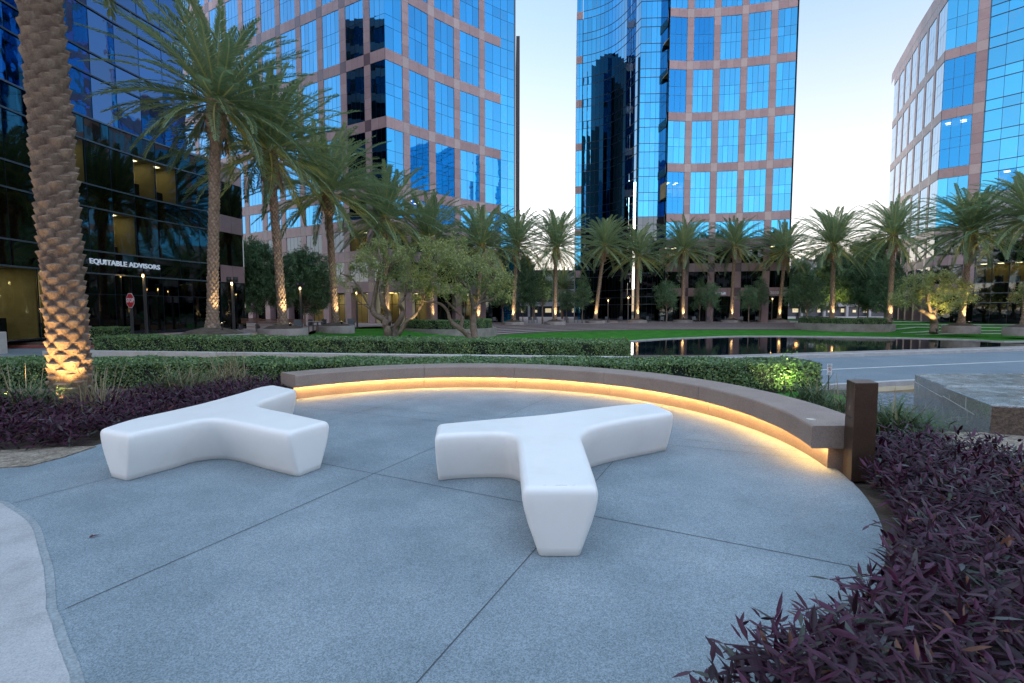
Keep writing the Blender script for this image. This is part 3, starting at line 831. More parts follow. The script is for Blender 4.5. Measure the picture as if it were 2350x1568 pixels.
# at the horizon the verticals sit slightly right of their place higher up: keep the measured widths
dblC = [16.4, 24.0, 31.6, 39.2, 46.8]
grid_facade(tc_, PCM, bC, singles, dblC, M['glass'], M['glass_black'],
            litset={(0, 3): (19.0, 21.3), (0, 5): (37.6, 37.7), (4, 1): True, (0, 1): True, (0, 6): (42.6, 42.7), (1, 6): (42.6, 42.7)})
ground_floor(tc_, PCM, bC, -.24, 3.7, (), M['glass_black'])
zc = sorted(set([-.2, 2.5] + [z for k in range(1, 17) for z in (1.2 + FL * k - 1.3, 1.2 + FL * k)]))
cc = [(12.65, 88.6), (14.9, 87.6), (17.1, 85.7), (18.5, 83.2), (19.3, 80.6), (19.75, 78.6), (20.05, 77.55)]
PCC = Path(smooth_line(cc, 4), 1)
zl, zh = [z for z in zc if z <= 16.5], [z for z in zc if z >= 16.3]
def split_wall(parent, P, n, s0=0.0, s1=None, tilt=.003):
    s1 = P.L if s1 is None else s1
    window(parent, P, s0, s1, n, zl, M['glass_black'], name='curtain_wall', tilt=tilt)  # below: same glazing with its dark reflection put into the tint
    window(parent, P, s0, s1, n, zh, M['glass'], name='curtain_wall', tilt=tilt)
    for z in zc:
        mb = MB(); ss = lin(s0, s1, n)
        for a_, b_ in zip(ss, ss[1:]):
            panels(mb, P, [a_, b_], [z - .035, z + .035], -.01, 0, 0, 0)
        mb.build('transom', M['mullion'] if z > 16 else M['transom'], parent, True)
split_wall(tc_, PCC, 18)
PCF = Path([(20.05, 77.55), (24.2, 77.35)], 1)
split_wall(tc_, PCF, 5)
PCS = Path([(24.2, 77.35), (23.55, 74.9)], 1)
window(tc_, PCS, .02, PCS.L - .02, 2, [3.7] + [z for z in zc if z > 4], M['glass'], name='return_glass', tilt=.001)
for zt in singles + dblC + [54.4]:
    gband(tc_, PCS, [(0.02, PCS.L - .02, 2, False)], zt - 1.3, zt, off=.03)
PCL = Path([(11.75, 90.6), (12.65, 88.6)], 1)
PCL = Path([(11.55, 88.9), (12.6, 88.62)], 1)
window(tc_, PCL, 0.02, PCL.L - .02, 2, [-.2] + [z for z in zc if z > 0], M['glass'], name='end_glass', tilt=.002)
for zt in [5.0, 8.8, 16.4, 24.0, 31.6, 39.2, 46.8, 54.4, 62.0]:
    gband(tc_, PCL, [(0.02, PCL.L - .02, 2, False)], zt - 1.3, zt, off=.02)
ccore = [(11.6, 89.5), (12.5, 91.4), (16.5, 90.2), (20.6, 86.5), (23.4, 81.6), (25, 80), (40.5, 77.6), (41.4, 77.4), (44, 95), (30, 108), (13.5, 104)]
core(tc_, ccore, -.24, 54.3)
cap(tc_, PCM, 54.45, 4); cap(tc_, PCC, 62.05, 4); cap(tc_, PCF, 62.05, 4)
mb = MB(); mb.prism([(41.66, 72.5), (41.62, 72.55), (44.0, 95), (44.05, 95)], -.24, 54.4, 0); mb.build('side_wall', M['glass_black'], tc_, True)
mb = MB(); mb.prism([(11.53, 88.9), (11.6, 88.9), (13.5, 104), (13.4, 104)], -.24, 54.4, 0); mb.build('side_wall', M['granite'], tc_, True)

def letters(name, text, size, loc, rz, m, parent, ext=.05, bold=0.0, rx=pi / 2, align='CENTER', sx=1.0):
    cv = bpy.data.curves.new(name, 'FONT'); cv.body = text; cv.size = size; cv.extrude = ext; cv.align_x = align; cv.align_y = 'CENTER'
    cv.offset = bold; cv.resolution_u = 2
    tmp = bpy.data.objects.new(name, cv); COL.objects.link(tmp)
    dg = bpy.context.evaluated_depsgraph_get()
    me = bpy.data.meshes.new_from_object(tmp.evaluated_get(dg))
    bpy.data.objects.remove(tmp)
    me.materials.clear()
    o = link(name, me, [m], parent)
    o.scale = (sx, 1, 1)
    o.rotation_euler = (rx, 0, rz)
    pl_ = parent.location if parent else (0, 0, 0)
    o.location = (loc[0] - pl_[0], loc[1] - pl_[1], loc[2] - pl_[2])
    return o
p_ = PCM.at(uu(PCM, 1774)); letters('building_number', '2030', .62, (p_[0] - .0, p_[1] - .10, 4.15), radians(-14), M['white'], tc_, .03)
p_ = PCM.at(uu(PCM, 1650)); letters('sign_letters', 'ALTAIR', .52, (p_[0], p_[1] - .14, 4.12), radians(-6), M['letter'], tc_, .05, .012)

# ---- the right-hand tower
td = thing('office_tower', (56.6, 65.0, -.1), 'right-hand tower with slanting roofline in view and bright checkered side wall', 'office tower', 'granite and blue glass office towers')
PDL = Path([(69.9, 91.2), (68.53, 88.79), (61.9, 76.0), (56.6, 65.0)], 1)
rt = np.array((1.68, -1.68)); rt = rt / np.linalg.norm(rt)
PDR = Path([(56.6, 65.0), (58.28, 63.32), (59.2, 62.45), (61.69, 59.63), (64.5, 56.2), (69, 50.5), (74, 44)], 1)
SG_D = [5.0, 8.8]; DB_D = [12.6, 20.2, 27.8, 35.4]
bDL = []; s = PDL.L - .05
while s > 3.5:
    bDL.append((s - 3.12, s, 3)); s -= 3.9
bDL = list(reversed(bDL))
grid_facade(td, PDL, bDL, SG_D, DB_D, M['glass'], M['glass_black'], corner='dark')
s_g0, s_g1 = s_of(PDR, 2202), s_of(PDR, 2228)
bDR = [(.02, s_g0, 3)]
grid_facade(td, PDR, bDR + [(s_g1, s_g1 + .06, 1)], SG_D, DB_D, M['glass'], M['glass_black'], litset={(0, 4): (33.5, 33.6), (0, 3): (25.5, 26.3)})
zd = sorted(set([-.1, 2.5] + [z for k in range(1, 13) for z in (1.2 + FL * k - 1.3, 1.2 + FL * k)]))
for (za, zb, gl, lit) in ((-.1, 8.85, 'glass_black', None), (8.8, 16.45, 'glass_black', None), (16.4, 48.0, 'glass', None)):
    zz = [z for z in zd if za - .01 <= z <= zb]
    if zz[-1] < zb - .5: zz.append(zb)
    hs_ = {(int((s_of(PDR, u) - s_g1) / ((PDR.L - s_g1) / 15)), k) for u, zq in ((2262, 5.0), (2290, 5.0), (2325, 5.0), (2275, 16.4), (2305, 16.4), (2330, 2.5), (2345, 5.0)) for k, z in enumerate(zz[:-1]) if abs(z - zq) < .1}
    window(td, PDR, s_g1 + .08, PDR.L, 15, zz, M[gl], name='curtain_wall', tilt=.004, holes=hs_)
def litbay(parent, P, sa, sb, n, za, zb, g='see_dark', nl=2, depth=2.6):
    return window(parent, P, sa, sb, n, [za, zb], M[g], name='lit_window', lit=True, nl=nl, off=.0, depth=depth)
for z in zd:
    if z > 0:
        mb = MB(); ss = lin(s_g1 + .08, PDR.L, 15)
        for a_, b_ in zip(ss, ss[1:]): panels(mb, PDR, [a_, b_], [z - .035, z + .035], .02, 0, 0, 0)
        mb.build('transom', M['mullion'] if z > 16 else M['transom'], td, True)
ground_floor(td, PDL, bDL, -.1, 3.7, (), M['glass_black'])
window(td, PDR, .02, s_g0, 3, [-.1, 2.5, 3.7], M['glass_black'], name='lobby_glass')
ROOFD = 43.0 + 5.0
for P_, b_ in ((PDL, bDL), (PDR, None)):
    mb = MB(); ss = lin(0 if P_ is PDL else 0, P_.L if P_ is PDL else s_g1 + .06, 14 if P_ is PDL else 3)
    panels(mb, P_, ss, [43.0, 44.8], .01, .02, 0, 0, (.2, .8)); mb.build('parapet', [M['granite']], td, True)
core(td, [(64, 69.5), (66, 66), (78, 50), (90, 60), (86, 95), (72, 93)], -.1, 44.7)
cap(td, PDL, 44.78, 6); cap(td, PDR, 44.78, 6)

# ---- the near dark glass building on the left
ta = thing('office_building', (-23.0, 36.5, .05), 'dark reflective glass building with curved front carrying white lettering, far left', 'office building')
pa = [(-23.2, 15.0), (-24.1, 19.0), (-24.45, 23.0), (-24.5, 27.2), (-23.9, 31.2), (-23.05, 34.2), (-22.15, 36.6)]
PA = Path(smooth_line(pa, 4), 1)
za = sorted(set([.05, 3.7] + [z for k in range(1, 13) for z in (1.2 + FL * k - 1.3, 1.2 + FL * k)]))
NA = 15
sup = s_of(PA, 447)
def wall_rows(za_, zb_, s0, s1, n, g, holes=()):
    window(ta, PA, s0, s1, n, [z for z in za if za_ - .01 <= z <= zb_ + .01], M[g], name='curtain_wall', tilt=.006, holes=holes)
cell = lambda u: int(s_of(PA, u) / (PA.L / NA))
wall_rows(3.7, 12.6, 0, PA.L, NA, 'glass_black', holes={(cell(u), 3) for u in (195, 345, 402)} | {(cell(u), 1) for u in (285,)})
wall_rows(12.6, 46.8, 0, sup, NA - 2, 'glass_dark')
window(ta, PA, s_of(PA, 190), PA.L, 9, [.05, 2.5, 3.7], M['glass_black'], name='lobby_glass', tilt=.006)
# lit lobby on the far left
window(ta, PA, 0, s_of(PA, 96), 4, [.05, 3.7], M['see_dark'], name='lobby_glass', lit=True, depth=3.2, nl=4)
window(ta, PA, s_of(PA, 96) + .02, s_of(PA, 190) - .02, 2, [.05, 3.7], M['see_dark'], name='lobby_glass', lit=True, depth=3.2, nl=2)
for z in za:
    if z > 1:
        mb = MB(); s1_ = PA.L if z < 12.7 else sup
        for a_, b_ in zip(lin(0, s1_, NA), lin(0, s1_, NA)[1:]): panels(mb, PA, [a_, b_], [z - .045, z + .045], .03, 0, 0, 0)
        mb.build('transom', M['transom'] if z < 13 else M['mullion'], ta, True)
# lower wing with granite bands at the right end
PW = Path([(-22.12, 36.65), (-21.55, 38.9)], 1)
for zt in (5.0, 8.8, 12.6):
    gband(ta, PW, [(0, PW.L, 2, False)], zt - 1.3, zt)
for z0_, z1_ in ((.05, 3.7), (5.0, 7.5), (8.8, 11.3)):
    window(ta, PW, 0, PW.L, 2, [z0_, z1_], M['glass_black'], name='window')
corea = inset(PA, 3.6, 0, PA.L - 1.5) + [(-27, 41), (-60, 44), (-60, 14)]
core(ta, corea, .05, 12.4)
coreb = inset(PA, 3.6, 0, sup - .5) + [(-39.2, 55.8), (-62, 50), (-60, 14.2)]
mb = MB(); mb.prism(coreb, 12.7, 46.6, 0); mb.build('wall', M['core'], ta, True)
pe = PA.at(sup); PS = Path([pe, (-38.6, 56.2)], 1)  # unseen rear side, added to reflect dark in the sharp-cornered tower
for k in range(3, 12):
    window(ta, PS, 0, PS.L, 12, [1.2 + FL * k, 1.2 + FL * (k + 1) - 1.3], M['glass_black'], name='ribbon_window')
    gband(ta, PS, [(0, PS.L, 12, False)], 1.2 + FL * (k + 1) - 1.3, 1.2 + FL * (k + 1))
mb = MB(); mb.prism([(-21.55, 38.9), (-21.6, 38.85), (-40, 46), (-40, 46.3)], .05, 12.6, 0); mb.build('side_wall', M['glass_black'], ta, True)
mb = MB(); mb.prism([PA.at(sup)] + [PA.at(s) for s in lin(sup + .2, PA.L, 6)] + [(-21.55, 38.9), (-30, 42), (-30, 34)], 12.6, 12.75, 0); mb.build('roof', M['roof'], ta, True)
le = letters('sign_letters', 'EQUITABLE ADVISORS', .42, (0, 0, 0), 0, M['letter'], ta, .03, .008)
sa_, sb_ = s_of(PA, 209), s_of(PA, 369)
xs_ = [v.co.x for v in le.data.vertices]; x0_, x1_ = min(xs_), max(xs_)
for v in le.data.vertices:        # follow the curved wall
    s_ = sa_ + (v.co.x - x0_) / (x1_ - x0_) * (sb_ - sa_); a_ = PA.at(s_); n_ = PA.nrm(s_ - .3, s_ + .3)
    o_ = .16 + v.co.z
    v.co = (a_[0] + n_[0] * o_ - ta.location[0], a_[1] + n_[1] * o_ - ta.location[1], 4.37 + v.co.y - ta.location[2])
le.location = (0, 0, 0); le.rotation_euler = (0, 0, 0)
mb = MB(); mb.prism([(-60, 14.1), (-24.6, 14.9), (-23.25, 15.02), (-60, 14.0)], .05, 46.7, 0); mb.build('side_wall', M['core'], ta, True)

# ---- low pale buildings seen through the gaps
def low_building(x0, x1, y, h, label, fl=3.4, wings=()):
    t = thing('low_building', ((x0 + x1) / 2, y, -.3), label, 'building')
    mb = MB()
    mb.box((x0 + x1) / 2, y + 8.05, -.3, x1 - x0, 15, h, 0, 0); mb.build('wall', M['mullion'], t, True)
    z = 2.6
    while z < h:
        mb = MB(); mb.box((x0 + x1) / 2, y + 8, z, x1 - x0 + .6, 17, 1.15, 0, 0); mb.build('parapet', M['offwhite'], t, True); z += fl
    for i, x in enumerate(np.arange(x0, x1 + .1, 6.5)):
        mb = MB(); mb.box(x, y - .3, -.3, .6, .5, h, 0, 0); mb.build('column', M['offwhite'], t, True)
    mb = MB()
    for k in range(int((x1 - x0) / 3.4)):
        mb.box(x0 + 1.5 + k * 3.4, y + .5, .9, .9 if k % 3 else 1.6, .12, 1.1 if k % 2 else .7, 0, 0)
    mb.build('ground_floor_window', M['dimwin'], t, True)
    return t
low_building(-2, 25, 128, 12.5, 'pale low building with open levels seen in the left sky gap behind the palms')
low_building(70, 118, 138, 12.0, 'pale low building behind the dark trees in the right sky gap')
mb = MB(); mb.box(83, 137.0, 12.0, 6, 4, 3.4, 0, 0); mb.box(83, 137, 15.4, 7, 5, .3)
rh = mb.build('rooftop_house', [M['offwhite']]); tag(rh, 'small pale rooftop structure standing on the low building behind the trees', 'roof structure')

# ---- what stands behind the photographer and shows only in the glass
tr_ = thing('office_building', (20, -62, -.1), 'granite and glass office building across the street behind the camera', 'office building')
PR = Path(smooth_line([(62, -38), (45, -50), (25, -58), (2, -60), (-22, -56), (-42, -46)], 5), 1)
for k in range(0, 6):
    z0_ = -.1 if k == 0 else 1.2 + FL * k
    window(tr_, PR, 0, PR.L, 30, [z0_, 1.2 + FL * (k + 1) - 1.3], M['glass_black'], name='ribbon_window')
    gband(tr_, PR, [(0, PR.L, 28, False)], 1.2 + FL * (k + 1) - 1.3, 1.2 + FL * (k + 1))
core(tr_, inset(PR, 1.0, 0, PR.L, 20) + [(-50, -75), (20, -85), (70, -60)], -.1, 23.8)
tw = thing('office_tower', (96, 2, -.1), 'dark office block beyond the street to the right of the camera', 'office building')
PT = Path([(96, 24), (90, 8), (92, -10), (100, -24)], -1)
for k in range(0, 6):
    z0_ = -.1 if k == 0 else 1.2 + FL * k
    window(tw, PT, 0, PT.L, 16, [z0_, 1.2 + FL * (k + 1) - 1.3], M['glass_black'], name='ribbon_window')
    gband(tw, PT, [(0, PT.L, 16, False)], 1.2 + FL * (k + 1) - 1.3, 1.2 + FL * (k + 1))
core(tw, [(97, 23), (91.2, 8), (93.2, -10), (101, -23), (118, -20), (118, 24)], -.1, 23.8)
# ================================================================== PALMS
RN = np.random.default_rng(11)
def boot_trunk(base, top, r0, r1, nth, nz, amp, pitch, ncell=8, lens=1.7, flare=0.0, knob=0.0, seed=0, jag=.25):
    """palm trunk with the cut leaf bases standing out in a spiral of lens-shaped scales"""
    rg = np.random.default_rng(seed)
    H = math.dist(base, top)
    th = np.arange(nth) / nth * 2 * pi; z = np.linspace(0, H, nz)
    TH, Z = np.meshgrid(th, z)
    U = TH / (2 * pi) * ncell
    rel = np.zeros_like(U)
    nrow = int(H / pitch) + 4
    jit = rg.uniform(-.16, .16, (nrow + 6, ncell)); amps = 1 + rg.uniform(-jag, jag, (nrow + 6, ncell))
    hh = pitch * 2.1
    for k in range(-1, 4):
        J = np.floor(Z / pitch).astype(int) + k
        par = (J % 2) * .5 + J * .035
        ci = np.round(U - par); du = U - par - ci
        jj = np.clip(J + 2, 0, nrow + 5); cc = (ci.astype(int)) % ncell
        hi = np.clip((Z - 1.6) / 2.0, 0, 1) if nth > 200 else 0
        zc = J * pitch + jit[jj, cc] * pitch * 1.2 - (du * lens * (1 - .45 * hi)) ** 2 * pitch * .95 + du * hi * pitch * .8
        t = (Z - (zc - hh)) / hh
        w = np.clip(1 - (np.abs(du) * 1.8) ** 1.7, 0, 1)
        f = np.where((t > 0) & (t <= 1), np.clip(t, 0, 1) ** .95 * w, 0) * amps[jj, cc]
        f = f + np.where((t > 1) & (t < 1.12), (1.12 - t) / .12 * w * .8, 0) * amps[jj, cc]
        rel = np.maximum(rel, f)
    tt = Z / H
    R = r0 + (r1 - r0) * tt + flare * np.exp(-Z / .35)
    if knob:
        kz = np.clip((Z - (H - 2.0)) / .7, 0, 1); R = R + knob * kz * kz * (3 - 2 * kz)
        rel = rel * (1 + .9 * kz)
    R = R + amp * rel + rg.normal(0, amp * .04, R.shape)
    b = np.array(base); d = np.array(top) - b
    # gentle bend between base and top
    cx = b[0] + d[0] * (tt * .75 + .25 * tt * tt); cy = b[1] + d[1] * (tt * .75 + .25 * tt * tt)
    V = np.stack([cx + R * np.cos(TH), cy + R * np.sin(TH), b[2] + d[2] * tt], -1).reshape(-1, 3)
    idx = np.arange(nz * nth).reshape(nz, nth)
    Fc = np.stack([idx[:-1], np.roll(idx[:-1], -1, 1), np.roll(idx[1:], -1, 1), idx[1:]], -1).reshape(-1, 4)
    tone = (.08 + .66 * np.clip(rel, 0, 1.2) ** .8)[:-1].reshape(-1) + rg.normal(0, .07, Fc.shape[0])  # recesses between the leaf bases darkened, shade put into the tone
    return V, Fc, np.clip(tone, 0, 1)

def kites(P0, D, W, L, Wd, tip=None):
    """kite-shaped leaves: base points, unit direction, unit width direction, length, width"""
    n = len(P0)
    L = L[:, None]; Wd = Wd[:, None]
    mid = P0 + D * L * .42
    tp = P0 + D * L + (tip if tip is not None else 0)
    V = np.stack([P0, mid - W * Wd * .5, tp, mid + W * Wd * .5], 1).reshape(-1, 3)
    return V, np.arange(4 * n).reshape(n, 4)
def norm(a): return a / (np.linalg.norm(a, axis=-1, keepdims=True) + 1e-9)

def crown_mesh(name, seed, L=4.7, nf=78, nl=46, lw=.038, spread=1.0):
    rg = np.random.default_rng(seed)
    Vs, Fs, Ts = [], [], []; n0 = 0
    for k in range(nf):
        q = (k + .5) / nf
        az = k * 2.39996 + rg.uniform(-.12, .12)
        e0 = radians(88 - 122 * q ** 1.15 * spread) + rg.uniform(-.08, .08)
        Lf = L * rg.uniform(.88, 1.08) * (.78 + .22 * min(1, q * 3)) * (1 if q < .8 else .92)
        droop = radians(rg.uniform(36, 62)) * (.55 + .6 * (1 - q)) + .10
        ns = 15; s = np.linspace(0, 1, ns)
        e = e0 - droop * s ** 1.45
        e = np.maximum(e, radians(-86))
        st = Lf / (ns - 1)
        rr = np.concatenate([[0], np.cumsum(np.cos(e[:-1]) * st)]); zz = np.concatenate([[0], np.cumsum(np.sin(e[:-1]) * st)])
        side = rg.uniform(-.18, .18)
        aa = az + side * s ** 2
        R = np.stack([rr * np.cos(aa) + .16 * cos(az), rr * np.sin(aa) + .16 * sin(az), zz], -1)
        Tn = norm(np.gradient(R, axis=0))
        Sd = norm(np.cross(Tn, np.array([0, 0, 1.0]) + 1e-3)); Up = np.cross(Sd, Tn)
        roll = rg.uniform(-.5, .5)
        # rachis
        w = (.045 * (1 - s) + .006)[:, None]
        V = np.stack([R - Sd * w, R + Sd * w], 1).reshape(-1, 3)
        i = np.arange(ns - 1) * 2
        Fc = np.stack([i, i + 1, i + 3, i + 2], -1)
        Vs.append(V); Fs.append(Fc + n0); Ts.append(np.full(len(Fc), .93)); n0 += len(V)
        # leaflets
        t = np.linspace(.13, .99, nl); t = t + rg.uniform(-.006, .006, nl)
        for sg in (-1, 1):
            pos = np.stack([np.interp(t, s, R[:, c]) for c in range(3)], -1)
            tn = norm(np.stack([np.interp(t, s, Tn[:, c]) for c in range(3)], -1)); sd_ = norm(np.stack([np.interp(t, s, Sd[:, c]) for c in range(3)], -1))
            up = np.cross(sd_, tn)
            a = radians(52) - radians(24) * t + rg.uniform(-.1, .1, nl)
            lift = .38 + rg.uniform(-.22, .22, nl)
            lat = sd_ * sg * np.cos(roll * sg) + up * (np.sin(roll) * sg)
            D = norm(tn * np.cos(a)[:, None] + lat * np.sin(a)[:, None] + up * lift[:, None] * .6)
            ll = .50 * (L / 4.7) * np.clip(np.sin(pi * (.12 + .80 * t)), .2, 1) ** .7 * rg.uniform(.85, 1.1, nl)
            W = norm(np.cross(D, up + sd_ * .3 * sg))
            tip = np.zeros((nl, 3)); tip[:, 2] = -.13 * ll * rg.uniform(.5, 1.7, nl)
            V, Fc = kites(pos, D, W, ll, np.full(nl, lw) * rg.uniform(.8, 1.2, nl), tip)
            Vs.append(V); Fs.append(Fc + n0); n0 += len(V)
            base = .30 + .34 * (1 - q) + rg.uniform(-.16, .16) + (.18 if q > .82 and rg.random() < .45 else 0)
            Ts.append(np.clip(base + rg.normal(0, .10, nl), 0, 1))
    return np_mesh(name, np.concatenate(Vs), np.concatenate(Fs), np.concatenate(Ts))
def dead_mesh(name, seed, n=7, L=2.6):
    rg = np.random.default_rng(seed); Vs, Fs, Ts = [], [], []; n0 = 0
    for k in range(n):
        az = rg.uniform(0, 6.28); s = np.linspace(0, 1, 8)[:, None]
        Lk = L * rg.uniform(.6, 1.1)
        R = np.concatenate([(.25 + .55 * s ** .8) * cos(az), (.25 + .55 * s ** .8) * sin(az), -.2 - Lk * s], 1)
        sd_ = np.array([-sin(az), cos(az), 0])
        t = np.linspace(.2, 1, 26)
        for sg in (-1, 1):
            pos = np.stack([np.interp(t, s[:, 0], R[:, c]) for c in range(3)], -1)
            D = norm(np.array([0, 0, -1.0]) + sg * sd_ * rg.uniform(.15, .45, (26, 1)))
            W = norm(np.cross(D, np.array([cos(az), sin(az), 0])))
            V, Fc = kites(pos, D, W, np.full(26, .42), np.full(26, .05)); Vs.append(V); Fs.append(Fc + n0); n0 += len(V); Ts.append(rg.uniform(.2, .9, 26))
    return np_mesh(name, np.concatenate(Vs), np.concatenate(Fs), np.concatenate(Ts))

CROWN = {}
for k in range(3):
    CROWN['near%d' % k] = crown_mesh('crown', 20 + k, L=4.9, nf=104, nl=66, lw=.055)
    CROWN['far%d' % k] = crown_mesh('crown', 40 + k, L=5.7, nf=96, nl=44, lw=.085)
for me in CROWN.values(): me.materials.append(M['frond'])
DEAD = [dead_mesh('dead_fronds', s) for s in (5, 6)]
for me in DEAD: me.materials.append(M['deadfrond'])

def fixture(loc, target, power, label, group='small black uplights at the feet of the palms', size=.16, ang=48, col=(1.0, .74, .38), glow=True):
    t = thing('uplight', loc, label, 'floodlight', group)
    mb = MB(); mb.tube([(0, 0, 0), (0, 0, size * 1.2)], size * .14, 6); mb.box(0, 0, 0, size * .7, size * .7, size * .15); mb.build('stand', M['black'], t)
    d = np.array(target, float) - np.array(loc, float); d = d / np.linalg.norm(d)
    c = np.array((0, 0, size * 1.5))
    mb = MB(); mb.tube([c - d * size * .5, c + d * size * .35, c + d * size * .6], [size * .32, size * .48, size * .5], 12); mb.build('lamp_head', M['black'], t)
    mb = MB(); a = norm(np.cross(d, (0, 0.2, 1.0))); b = np.cross(d, a); e = c + d * size * .62
    mb.face([tuple(e + size * .42 * (cos(2 * pi * k / 12) * a + sin(2 * pi * k / 12) * b)) for k in range(12)]); mb.build('lens', M['upglow'], t)
    uplight(t, tuple(c + d * size * .75), tuple(np.array(target) - np.array(loc)), power, ang, col)
    return t
def ring_planter(x, y, z, r, h, label, group, mound=.25):
    t = thing('round_planter', (x, y, z), label, 'planter', group)
    mb = MB(); n = 40
    def ring(rr, zz): return [(rr * cos(2 * pi * k / n), rr * sin(2 * pi * k / n), zz) for k in range(n)]
    mb.grid([ring(r, -.3), ring(r, h - .03), ring(r - .03, h), ring(r - .22, h), ring(r - .23, h - .08)], 0, .5, True, True)
    mb.build('wall', M['wallconc'], t)
    mb = MB(); mb.grid([ring(r - .22, h - .05), ring(r * .6, h + mound * .5), ring(r * .25, h + mound)], 0, .5, True, True, False, True)
    mb.build('soil', M['soil'], t)
    return t

palms = [  # base u, heart u, heart v, depth, ground z, kind
    (487, 498, 232, 23.5, .55, 'near0', 'tallest near date palm with full drooping crown before the dark glass building'),
    (650, 618, 345, 28.6, .40, 'near1', 'leaning date palm, second of the left row, in a round planter beside the forecourt'),
    (770, 752, 440, 36.0, .32, 'near2', 'date palm, third of the left row, standing in a round planter on the lawn edge'),
    (888, 884, 500, 44.0, .1, 'near0', 'date palm, fourth of the left row, rising behind the multi-stemmed garden tree'),
    (992, 984, 545, 50.0, .0, 'near1', 'date palm, fifth of the left row, behind the two garden trees'),
    (1097, 1104, 563, 56.0, .0, 'far0', 'date palm behind the broad right-hand garden tree'),
    (1178, 1186, 563, 59.5, .1, 'far1', 'date palm against the right edge of the sharp-cornered tower'),
    (1273, 1276, 568, 61.5, .1, 'far2', 'date palm silhouetted alone against the left sky gap'),
    (1366, 1388, 565, 67.0, .1, 'far0', 'leaning date palm before the curved glass of the middle tower'),
    (1462, 1464, 587, 69.0, .1, 'far1', 'smallest-crowned date palm, at the inner glass corner of the middle tower'),
    (1567, 1570, 574, 70.0, .1, 'far2', 'date palm before the left window bays of the middle tower'),
    (1677, 1687, 564, 70.0, .1, 'far0', 'date palm right of the letters on the middle tower'),
    (1787, 1802, 578, 70.0, .1, 'far1', 'leaning date palm at the right corner of the middle tower'),
    (1908, 1913, 562, 60.0, .3, 'far2', 'date palm silhouetted in the middle of the right sky gap'),
    (2040, 2051, 540, 54.0, .3, 'far0', 'date palm beside the bright checkered wall of the right-hand tower'),
    (2205, 2229, 530, 45.0, .1, 'near2', 'large date palm in front of the right-hand tower corner'),
    (2352, 2372, 500, 41.0, .1, 'near1', 'date palm cut off by the right edge of the picture'),
]
PG = 'tall date palms ringing the plaza'
for i, (ub, uh, vh, d, gzv, kind, lab) in enumerate(palms):
    bx = (ub - 1175) / F * d; hx, hy, hz = P3(uh, vh, d)
    t = thing('date_palm', (bx, d, gzv), lab, 'palm tree', PG)
    near = kind.startswith('near') and i < 5
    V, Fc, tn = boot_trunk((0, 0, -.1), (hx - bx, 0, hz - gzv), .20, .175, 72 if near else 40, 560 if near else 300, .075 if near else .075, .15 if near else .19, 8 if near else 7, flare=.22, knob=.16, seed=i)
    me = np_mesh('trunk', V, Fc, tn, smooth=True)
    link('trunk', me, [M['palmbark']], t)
    c = bpy.data.objects.new('crown', CROWN[kind]); COL.objects.link(c); c.parent = t
    c.location = (hx - bx, 0, hz - gzv - .1); c.rotation_euler = (0, 0, i * 1.7)
    sc = {0: 1.0, 1: 1.12, 2: 1.2, 3: 1.2, 4: 1.2, 5: 1.1, 15: 1.1, 16: 1.15}.get(i, 1.0 + .07 * sin(i * 2.1)); c.scale = (sc, sc, sc)
    dd = bpy.data.objects.new('dead_fronds', DEAD[i % 2]); COL.objects.link(dd); dd.parent = t
    dd.location = c.location; dd.rotation_euler = (0, 0, i * 2.3); dd.scale = (1, 1, .8 if near else .7)
    off = (.62, -.42) if i in (1, 2, 3, 4) else ((.18, -.62) if i % 2 else (-.15, -.62))
    if i == 0: off = (.7, -.35)
    fixture((bx + off[0], d + off[1], gzv + .05), (bx + (hx - bx) * .25, d, gzv + (5.0 if i < 5 else 4.2)), 260 if i > 4 else (230 if i else 90),
            'small black uplight at the foot of the palm ' + ['near the dark building', 'by the forecourt', 'on the lawn edge', 'behind the sparse garden tree', 'between the two garden trees', 'behind the broad garden tree', 'by the sharp-cornered tower', 'in the left sky gap', 'by the curved glass', 'by the inner glass corner', 'before the left bays', 'by the letters', 'by the middle tower corner', 'in the right sky gap', 'by the checkered wall', 'by the right tower', 'at the right picture edge'][i],
            ang=60)
    if i not in (0, 3, 13, 14):
        r = 1.38
        ring_planter(bx, d, gzv - .42 if i > 4 else gzv - .35, r, .42, 'low round planter under the ' + ['', 'leaning palm by the forecourt', 'palm on the lawn edge', '', 'palm between the garden trees', 'palm behind the broad garden tree', 'palm by the sharp-cornered tower', 'palm in the left sky gap', 'leaning palm by the curved glass', 'small-crowned palm by the glass corner', 'palm before the left bays', 'palm right of the letters', 'leaning palm by the middle tower corner', '', '', 'large palm by the right-hand tower', 'palm at the right picture edge'][i], 'low round planters under the palms')
r0p = ring_planter((487 - 1175) / F * 23.5, 23.5, .05, 1.7, .35, 'low round concrete planter under the tallest near palm, mostly behind the hedge', 'low round planters under the palms', .3)

